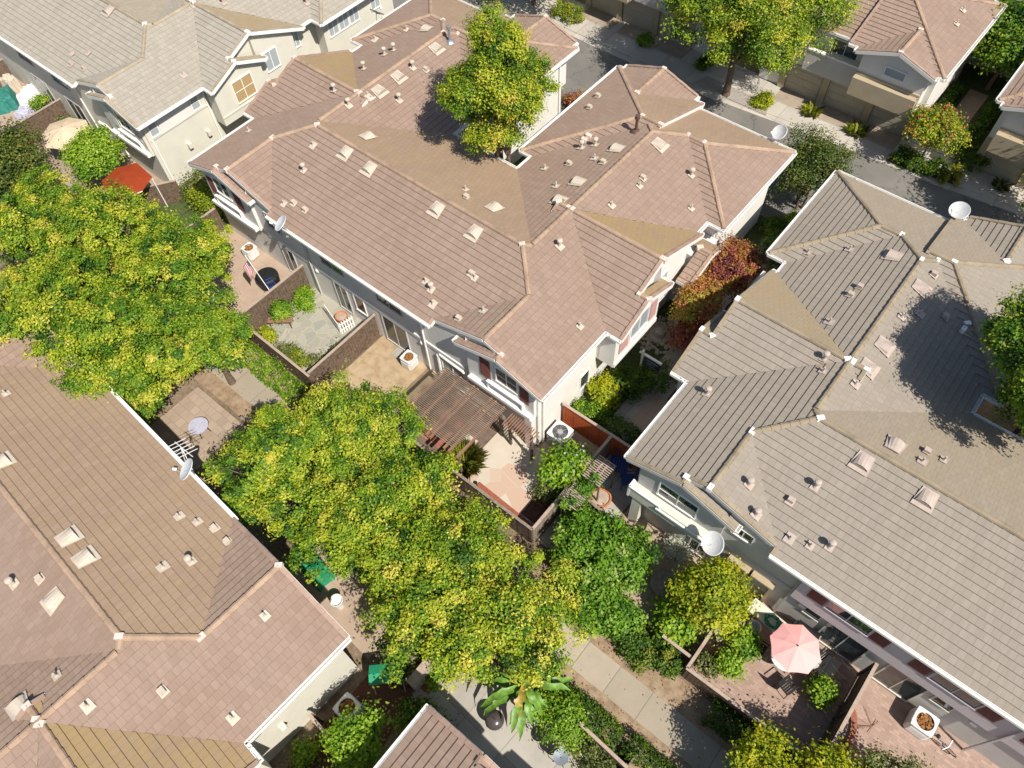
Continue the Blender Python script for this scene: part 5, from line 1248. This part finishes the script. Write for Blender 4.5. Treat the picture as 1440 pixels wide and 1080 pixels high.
# --- the big lime green trees over the walk
GRP = 'lime green trees along the path'
BIG = [  # x, y, r, crown z, spread, label, yel, seed
 (-34.6,5.2,2.6,4.0,2.3,'lime green tree at the left edge below the dark feathery tree',.25,1),
 (-30.9,6.6,2.7,4.2,2.4,'lime green tree just below the red canopy',.35,2),
 (-27.3,7.4,2.3,3.9,2.0,'lime green tree reaching towards the flag patio',-.05,3),
 (-29.6,2.9,2.5,4.0,2.2,'lime green tree over the left end of the lower left roof',.2,4),
 (-25.6,4.2,2.6,4.1,2.3,'lime green tree left of the tan paved patio',.1,5),
 (-28.2,2.4,2.1,5.2,1.9,'lime green tree overhanging the tiled slope at the left end of the lower left house',.1,15),
 (-23.6,6.1,1.5,3.5,1.3,'smaller lime green tree at the grey flagstone patio corner, beside the bare path slab',.1,6),
 (-24.3,1.7,1.9,3.9,1.6,'lime green tree hanging over the eave of the lower left roof',.05,7),
 (-16.0,4.4,2.1,3.8,1.8,'lime green tree right of the dish and aerial',.0,8),
 (-15.0,6.9,2.0,3.7,1.8,'lime green tree reaching up to the bare dry yard',.35,9),
 (-12.0,5.6,1.9,3.7,1.7,'lime green tree in front of the pergola',.05,10),
 (-12.2,4.2,1.7,3.5,1.5,'lime green tree over the green tarp',.0,11),
 (-8.8,5.5,2.0,3.5,1.8,'lime green tree in front of the pink flagstone patio fence',.05,12),
 (-7.7,3.9,1.9,3.4,1.7,'lime green tree beside the garden swing',.3,13),
 (-5.7,5.2,1.9,3.5,1.7,'yellowest lime tree, at the right end beside the bare path',.65,14)]
for x, y, r, z, sp, lab, yl, sd in BIG:
    tree('lime_tree', lab, 'tree', (x,y,0), lobed(sd, r, z, 9, sp), 'lime', int(150*r), 150, .175, .058, .15, 'bark', yl+.22, GRP, fork=1.5)
tree('street_tree', 'round yellow green tree between the two wings of the middle house', 'tree', (-20.1,22.3,0), [(dx,dy,z,a,b,c*1.1) for dx,dy,z,a,b,c in lobed(21, 2.15, 8.4, 8, 1.5, 1.05)] + [(-.6,.5,10.2,.85,.85,1.0),(.6,.0,10.4,.7,.7,1.0),(.1,-.6,6.7,1.2,1.1,.9)], 'street', 680, 190, .21, .055, .13, 'bark', .1, fork=4.6, stems=3)
tree('street_tree', 'big spreading street tree at the top, in the gravel bed by the curb', 'tree', (-16.1,38.6,0), [(dx+.3,dy,z,a,b,c) for dx,dy,z,a,b,c in lobed(22, 3.9, 5.3, 11, 3.25, .9)], 'street', 1000, 170, .31, .064, .2, 'bark', -.05, fork=2.3)
tree('street_tree', 'dense green tree at the right edge throwing shade on the taupe roof', 'tree', (5.3,22.9,0), [(dx,dy-.4,z,a,b,c*1.1) for dx,dy,z,a,b,c in lobed(23, 2.7, 8.2, 9, 1.95, 1.0)] + [(-.4,.3,10.0,1.2,1.2,1.1),(-.2,-.3,6.2,1.3,1.2,.9)], 'green', 1050, 180, .21, .058, .16, 'bark', .0, fork=4.2)
tree('street_tree', 'tree standing behind the house with three garages, at the top right', 'tree', (-3.9,48.6,0), lobed(24, 2.4, 2.9, 8, 1.7, .95), 'green', 300, 90, .34, .09, .13, 'bark', -.2, fork=1.2)
tree('shade_tree', 'dark shady tree at the top edge over the street, above the round bushes', 'tree', (-31.6,39.2,0), lobed(25, 2.6, 4.2, 8, 2.0, .9), 'street', 260, 90, .36, .09, .14, 'bark', -.3, fork=1.9)
tree('shade_tree', 'tree behind the houses at the far right throwing leaf shade on the curb', 'tree', (3.2,37.2,0), lobed(26, 2.3, 4.4, 8, 1.8, .9), 'street', 260, 90, .36, .09, .14, 'bark', -.2, fork=1.9)
tree('feathery_tree', 'dark feathery green tree at the left edge below the beige umbrella', 'tree', (-42.6,6.4,0), lobed(27, 2.2, 2.4, 8, 1.8, .8), 'dark', 300, 90, .33, .075, .14, 'bark', .2, fork=1.0)
tree('small_tree', 'bright lime round tree between the beige umbrella and the red canopy', 'tree', (-39.9,10.6,0), lobed(28, 1.45, 2.3, 7, 1.0, .85), 'bright', 170, 90, .26, .07, .08, 'bark', .3, fork=.9)
tree('small_tree', 'yellow feathery tree beside the cluttered table', 'tree', (-.55,10.6,0), lobed(29, 1.15, 2.5, 7, .8, 1.0), 'yellow', 190, 110, .2, .06, .07, 'bark', .05, fork=.9)
tree('small_tree', 'airy dark green tree at the end of the walk between middle and taupe houses', 'tree', (-8.15,32.8,0), lobed(30, 1.75, 2.5, 8, 1.15, 1.1), 'dark', 230, 80, .27, .06, .07, 'bark', .1, fork=.9, stems=3)
tree('oleander_tree', 'round oleander tree with pink flowers beside the garages', 'tree', (-4.45,39.75,0), lobed(31, 1.45, 2.4, 7, .95, .9), 'street', 170, 85, .25, .065, .06, 'bark_pale', .1, flowers=((.72,.10,.12),1100), fork=1.2)
tree('red_leaf_tree', 'orange and red leaved small tree, end nearest the porch', 'tree', (-7.75,24.2,0), [(0,0,3.1,.8,.85,.6),(-.5,-.7,2.9,.5,.5,.4),(.4,.5,3.3,.55,.55,.4),(-.5,.7,3.1,.5,.55,.4),(.2,-.5,2.5,.6,.6,.4)], 'maple', 180, 85, .19, .055, .05, 'bark', -.4, fork=.8, stems=2)
tree('red_leaf_tree', 'orange and yellow leaved small tree, end nearest the fountain', 'tree', (-8.0,22.0,0), [(0,0,2.9,.7,.7,.55),(-.6,.7,2.8,.5,.5,.4),(.4,-.5,2.8,.5,.5,.4),(-.3,-.8,2.6,.5,.5,.4)], 'maple', 160, 85, .19, .055, .05, 'bark', .9, fork=.8, stems=2)
tree('bay_shrub', 'dark rust red shrub in the shade beside the pebble fountain', 'shrub', (-7.6,21.0,0), [(0,0,1.1,.8,.7,.6),(.2,.6,1.2,.6,.5,.5)], 'maple', 70, 70, .22, .055, .04, 'bark', -.7, fork=.5)
# patio shrubs
tree('flowering_shrub', 'lime green shrub with white flowers by the round air conditioner', 'shrub', (-8.05,11.75,0), lobed(33, .95, 1.5, 6, .6, 1.1), 'bright', 90, 70, .2, .075, .045, 'bark', .1, flowers=((.72,.62,.70),170), fork=.6, stems=3)
bush('low_shrub', 'small grey green shrub at the foot of the white flowering shrub', 'shrub', -8.15,10.85,.55,.5,.8,'sage',40,60)
tuft('ornamental_grass', 'bright lime grass clump at the edge of the pink flagstone', 'grass', -12.0,9.75,1.05,.85,900,'grass',.02)
bush('vine_mass', 'large deep green vine mass left of the yellow tree', 'vine', -4.75,9.95,1.75,1.3,2.1,'vine',300,95,.2,.075,yel=.55,bumps=8,ang=.45)
bush('vine_mass', 'deep green vine running down to the path below the big vine mass', 'vine', -3.75,8.25,1.55,.75,1.6,'vine',230,90,.18,.075,yel=.3,bumps=7)
bush('climbing_vine', 'narrow green vine climbing over the slatted trellis', 'vine', -6.75,11.0,.3,1.2,2.2,'vine',50,60,.14,.06)
bush('daisy_bush', 'small bush of white flowers at the edge of the vine, by the balcony', 'shrub', -2.6,12.1,.5,.38,.6,'white',34,60,.14,.045,yel=1.1)
bush('rounded_shrub', 'broad leaved bright shrub left of the cluttered table, below the yellow tree', 'shrub', -1.05,9.45,.75,.7,1.3,'bright',60,70,.2,.085)
for x, y, l in ((-2.3,8.1,'round clipped bush at the lower end of the dark vine'),(-1.5,7.85,'middle round clipped bush by the bare path'),(-.7,8.2,'round clipped bush beside the short grey fence')): bush('clipped_bush', l, 'shrub', x,y,.62,.55,.95,'hedge',60,80,.13,.05,'clipped bushes by the path')
hedge('clipped_hedge', 'long clipped hedge in front of the pink umbrella patio fence', 'hedge', 1.6,7.75,6.0,7.85,.75,.75,'hedge',1000,.05,-.1)
hedge('clipped_hedge', 'clipped hedge along the lower side of the path, by the feathery shrub', 'hedge', -3.2,4.75,-.35,4.8,.85,.95,'hedge',1000,.055,.3)
hedge('clipped_hedge', 'clipped hedge along the lower side of the path, towards the bottom edge', 'hedge', -.1,4.95,3.4,5.0,.7,.8,'hedge',1000,.05,.0)
tree('feathery_shrub', 'feathery lime green shrub by the black stools', 'shrub', (-2.45,4.05,0), [(0,0,.8,.75,.6,.6),(-.6,.1,.7,.5,.45,.45),(.5,.0,.8,.5,.45,.5),(.1,.35,1.0,.5,.4,.45)], 'bright', 100, 80, .2, .05, .035, 'bark', -.1, fork=.3)
bush('dry_shrub', 'sparse brownish shrub along the grey fence at the bottom', 'shrub', -.7,3.75,.8,.45,.6,'sage',50,60,.16,.05)
banana('banana plant with broad torn leaves by the kettle grill', -3.9,4.0)
tree('small_tree', 'small bright green tree with twiggy shoots at the bottom by the rusty box', 'tree', (-7.0,-.9,0), [(0,0,2.7,.7,.5,.45),(-.5,-.3,2.5,.4,.4,.35),(.5,.3,2.9,.5,.4,.35),(.2,-.7,2.4,.45,.4,.35),(-.1,.7,2.8,.35,.35,.3)], 'bright', 75, 70, .2, .065, .04, 'bark', .4, fork=.7, stems=2)
bush('green_shrub', 'deep green shrub in the shade of the small block wall', 'shrub', -6.3,.9,.8,.6,.8,'green',50,70,.2,.06); bush('green_shrub', 'bright shrub between the wall end and the big trees', 'shrub', -7.9,3.0,.6,.5,.9,'bright',45,70,.18,.06,yel=-.2)
bush('green_shrub', 'round bush at the lower left house wall near the bottom edge', 'shrub', -8.6,-2.5,.5,.4,.6,'bright',34,70,.15,.055); bush('green_shrub', 'light green plant at the top of the red mulch by the block wall', 'shrub', -6.9,2.4,.4,.35,.5,'bright',26,60,.14,.055)
bush('mixed_shrub', 'pale flowered mixed shrub beside the garden swing', 'shrub', -8.0,1.9,.7,.5,.9,'sage',45,60,.18,.055,flowers=((.6,.4,.5),60))
# flagstone patio planting
bush('lime_shrub', 'lime shrub at the fence in the upper corner of the grey flagstone patio', 'shrub', -24.4,11.6,.65,.5,.8,'bright',45,70,.16,.05); bush('lime_shrub', 'bright feathery bush against the left fence of the grey flagstone patio', 'shrub', -24.5,10.2,.45,.45,1.1,'bright',42,70,.15,.05,yel=-.2)
for x, y, rx, l, p in ((-22.6,8.75,.6,'grey green shrub left of the small dark urn','sage'),(-21.7,8.8,.7,'lime shrub right of the small dark urn','grass'),(-20.6,9.3,.55,'loose shrub against the right fence of the grey flagstone patio','sage'),(-20.5,10.3,.4,'thin leggy plant at the right fence of the grey flagstone patio','sage'),(-24.0,8.9,.4,'low orange and yellow plants by the red bench','yellow')): bush('patio_shrub', l, 'shrub', x,y,rx,rx*.7,.75,p,36,55,.15,.05)
hedge('ground_cover', 'strip of light green ground cover outside the flagstone patio fence', 'hedge', -24.8,7.6,-18.5,7.5,1.0,.45,'bright',500,.065,-.2)
bush('yellow_shrub', 'yellow flowering shrub by the left fence of the flag patio', 'shrub', -31.2,11.2,.4,.4,.8,'yellow',30,60,.15,.055,yel=.8)
bush('golden_shrub', 'golden green shrub at the left corner of the middle house', 'shrub', -34.0,13.0,1.2,.9,1.2,'yellow',70,75,.25,.06,yel=-.5); bush('golden_shrub', 'trailing pale green shrub below the cream wall with two windows', 'shrub', -35.4,13.5,.5,.9,1.2,'sage',50,60,.2,.06)
bush('patio_shrub', 'lime plant beside the white wrapped bundle', 'shrub', -49.5,12.0,.4,.5,.8,'bright',30,60,.15,.055); bush('patio_shrub', 'olive shrub behind the beige umbrella', 'shrub', -45.6,11.6,.8,.6,1.2,'sage',40,60,.2,.06); bush('patio_shrub', 'mixed dark plants below the bright lime round tree', 'shrub', -38.3,10.1,.7,.6,.8,'green',40,60,.2,.06)
# between the houses
for x, y, r, h, p, yl, l in ((-9.25,16.25,.72,1.1,'yellow',.2,'golden clipped bush in sun at the side wall of the middle house'),(-8.75,17.3,.75,1.1,'hedge',0,'dark round bush behind the golden one'),(-7.75,18.4,.85,1.2,'hedge',.2,'large dark round bush below the white sign post'),(-9.1,15.0,.6,.9,'bright',0,'bright lime clipped bush behind the red fence'),(-7.2,28.3,.95,1.4,'hedge',0,'round dark bush between the maples and the taupe roof'),(-8.3,30.3,.5,.7,'hedge',0,'small bush at the street end of the walk between the houses'),(-7.6,31.3,.4,.7,'bright',.3,'bright bush by the street corner of the taupe house'),(-9.0,27.3,.5,.8,'hedge',-.2,'dark shrub at the white side wall of the middle house')): bush('clipped_bush', l, 'shrub', x,y,r,r*.9,h,p,60,75,.15,.052,yel=yl)
hedge('clipped_hedge', 'dark clipped hedge in shade behind the red fence', 'hedge', -8.6,15.1,-6.2,15.1,.8,.9,'hedge',1000,.05,.1)
# street side
for x, y, r, l, p in ((-5.25,39.35,.55,'dark clipped ball, leftmost under the oleander','hedge'),(-4.45,39.3,.5,'second clipped ball under the oleander','hedge'),(-3.55,39.45,.52,'third clipped ball right of the oleander trunk','hedge'),(-2.65,39.5,.55,'rightmost clipped ball by the curb','grass'),(-29.2,39.3,.62,'lime clipped ball at the top, upper of two','grass'),(-28.3,39.2,.66,'lime clipped ball at the top, lower of two','grass'),(-23.0,40.0,.4,'small lime bush between the garages at the top','bright'),(-18.6,40.2,.45,'small dark bush at a garage pier beside the big street tree','green'),(-13.9,39.1,.5,'yellow flowering shrub in the gravel bed by the big street tree','yellow'),(-2.2,41.2,.7,'dark shrub at the foot of the far right garage','hedge')): bush('clipped_ball', l, 'shrub', x,y,r,r,r*1.5,p,46,80,.12,.05,'clipped balls along the street' if 'ball' in l else None)
tuft('strap_leaf_clump', 'spiky strap leaved clump at the left garage pier', 'plant', -11.2,40.1,.75,.6,120,'grass',.035); tuft('strap_leaf_clump', 'spiky strap leaved clump at the right garage pier', 'plant', -8.3,40.1,.8,.65,130,'grass',.035)
tuft('strap_leaf_clump', 'low strappy plant under the street side dish on the far right curb', 'plant', -.2,40.6,.6,.5,90,'sage',.035)
bush('pink_shrub', 'pinkish red shrub at the street end of the courtyard of the middle house', 'shrub', -22.3,32.2,1.0,.7,.9,'maple',60,70,.2,.06,flowers=((.6,.06,.1),120)); bush('courtyard_shrub', 'green shrub at the foot of the courtyard tree of the middle house', 'shrub', -22.0,24.4,1.2,1.0,.8,'bright',60,70,.2,.065,yel=-.4)
hedge('clipped_hedge', 'dark hedge along the lawn path right of the garages', 'hedge', -5.3,42.3,-5.3,47.0,.5,.8,'hedge',700,.06,-.2); hedge('clipped_hedge', 'dark hedge on the right side of the lawn path', 'hedge', -2.9,42.3,-2.9,46.5,.5,.8,'hedge',700,.06,-.2)
# brick patio and bottom right
bush('potted_shrub', 'lime green shrub in the large dark pot near the pink umbrella', 'shrub', 4.35,10.75,.36,.32,.6,'bright',40,65,.14,.06,z0=.4,bumps=4); bush('potted_shrub', 'lime and yellow shrub in the pot at the lower left of the brick patio', 'shrub', 1.35,9.55,.4,.36,.5,'bright',40,65,.15,.06,z0=.4,yel=.2); bush('potted_shrub', 'leafy tall shrub in the pot beside the cluttered table', 'shrub', 1.3,10.4,.4,.4,.9,'bright',50,65,.17,.07,z0=.4,yel=-.3)
bush('patio_shrub', 'grey green straggly plant at the corner of the low brown fence', 'shrub', .75,9.1,.35,.35,.7,'sage',28,55,.13,.05)
for x, y, l, sd in ((4.2,7.1,'yellow green tree at the bottom edge left of the brick planter',41),(5.9,8.2,'yellow green tree at the bottom edge over the curved brick planter',42),(7.4,9.0,'sparse sage green tree at the bottom edge right of the brick planter',43)):
    tree('lime_tree', l, 'tree', (x,y-.5,0), lobed(sd, 1.1, 2.3, 7, .95, .95), 'yellow' if sd < 43 else 'sage', 130, 85, .24, .062, .08, 'bark', .15 if sd < 43 else .2, fork=1.0)
tree('shade_tree', 'tall tree just outside the bottom right corner that dapples the path', 'tree', (6.6,5.2,0), lobed(44, 1.5, 3.4, 7, 1.2, .9), 'lime', 120, 80, .3, .08, .1, 'bark', 0, fork=1.6)
# weeds and leaf litter on the bare strip
rn_ = random.Random(8); mb = MB()
for k in range(900):
    x, y, s, e = rn_.uniform(-24,6), rn_.choice((rn_.uniform(7.1,8.1), rn_.uniform(5.1,5.8), rn_.uniform(5.2,8.0))), rn_.uniform(.02,.05), rn_.uniform(0,PI); z = .045
    mb.poly([(x+s*math.cos(e+j*PI/2)*(1 if j % 2 else .55), y+s*math.sin(e+j*PI/2)*(1 if j % 2 else .55), z+rn_.uniform(0,.015)) for j in range(4)])
o = mb.build('leaf_litter', 'dry_leaf'); o['kind'] = 'stuff'; o['label'] = 'dry brown leaves scattered over the path and its bare edges'; o['category'] = 'leaf litter'
for x, y, l in ((-2.1,7.45,'small weed in the bare strip beside the path'),(-12.8,8.0,'weed at the foot of the long grey fence')): tuft('weed', l, 'plant', x,y,.22,.18,50,'bright',.02)
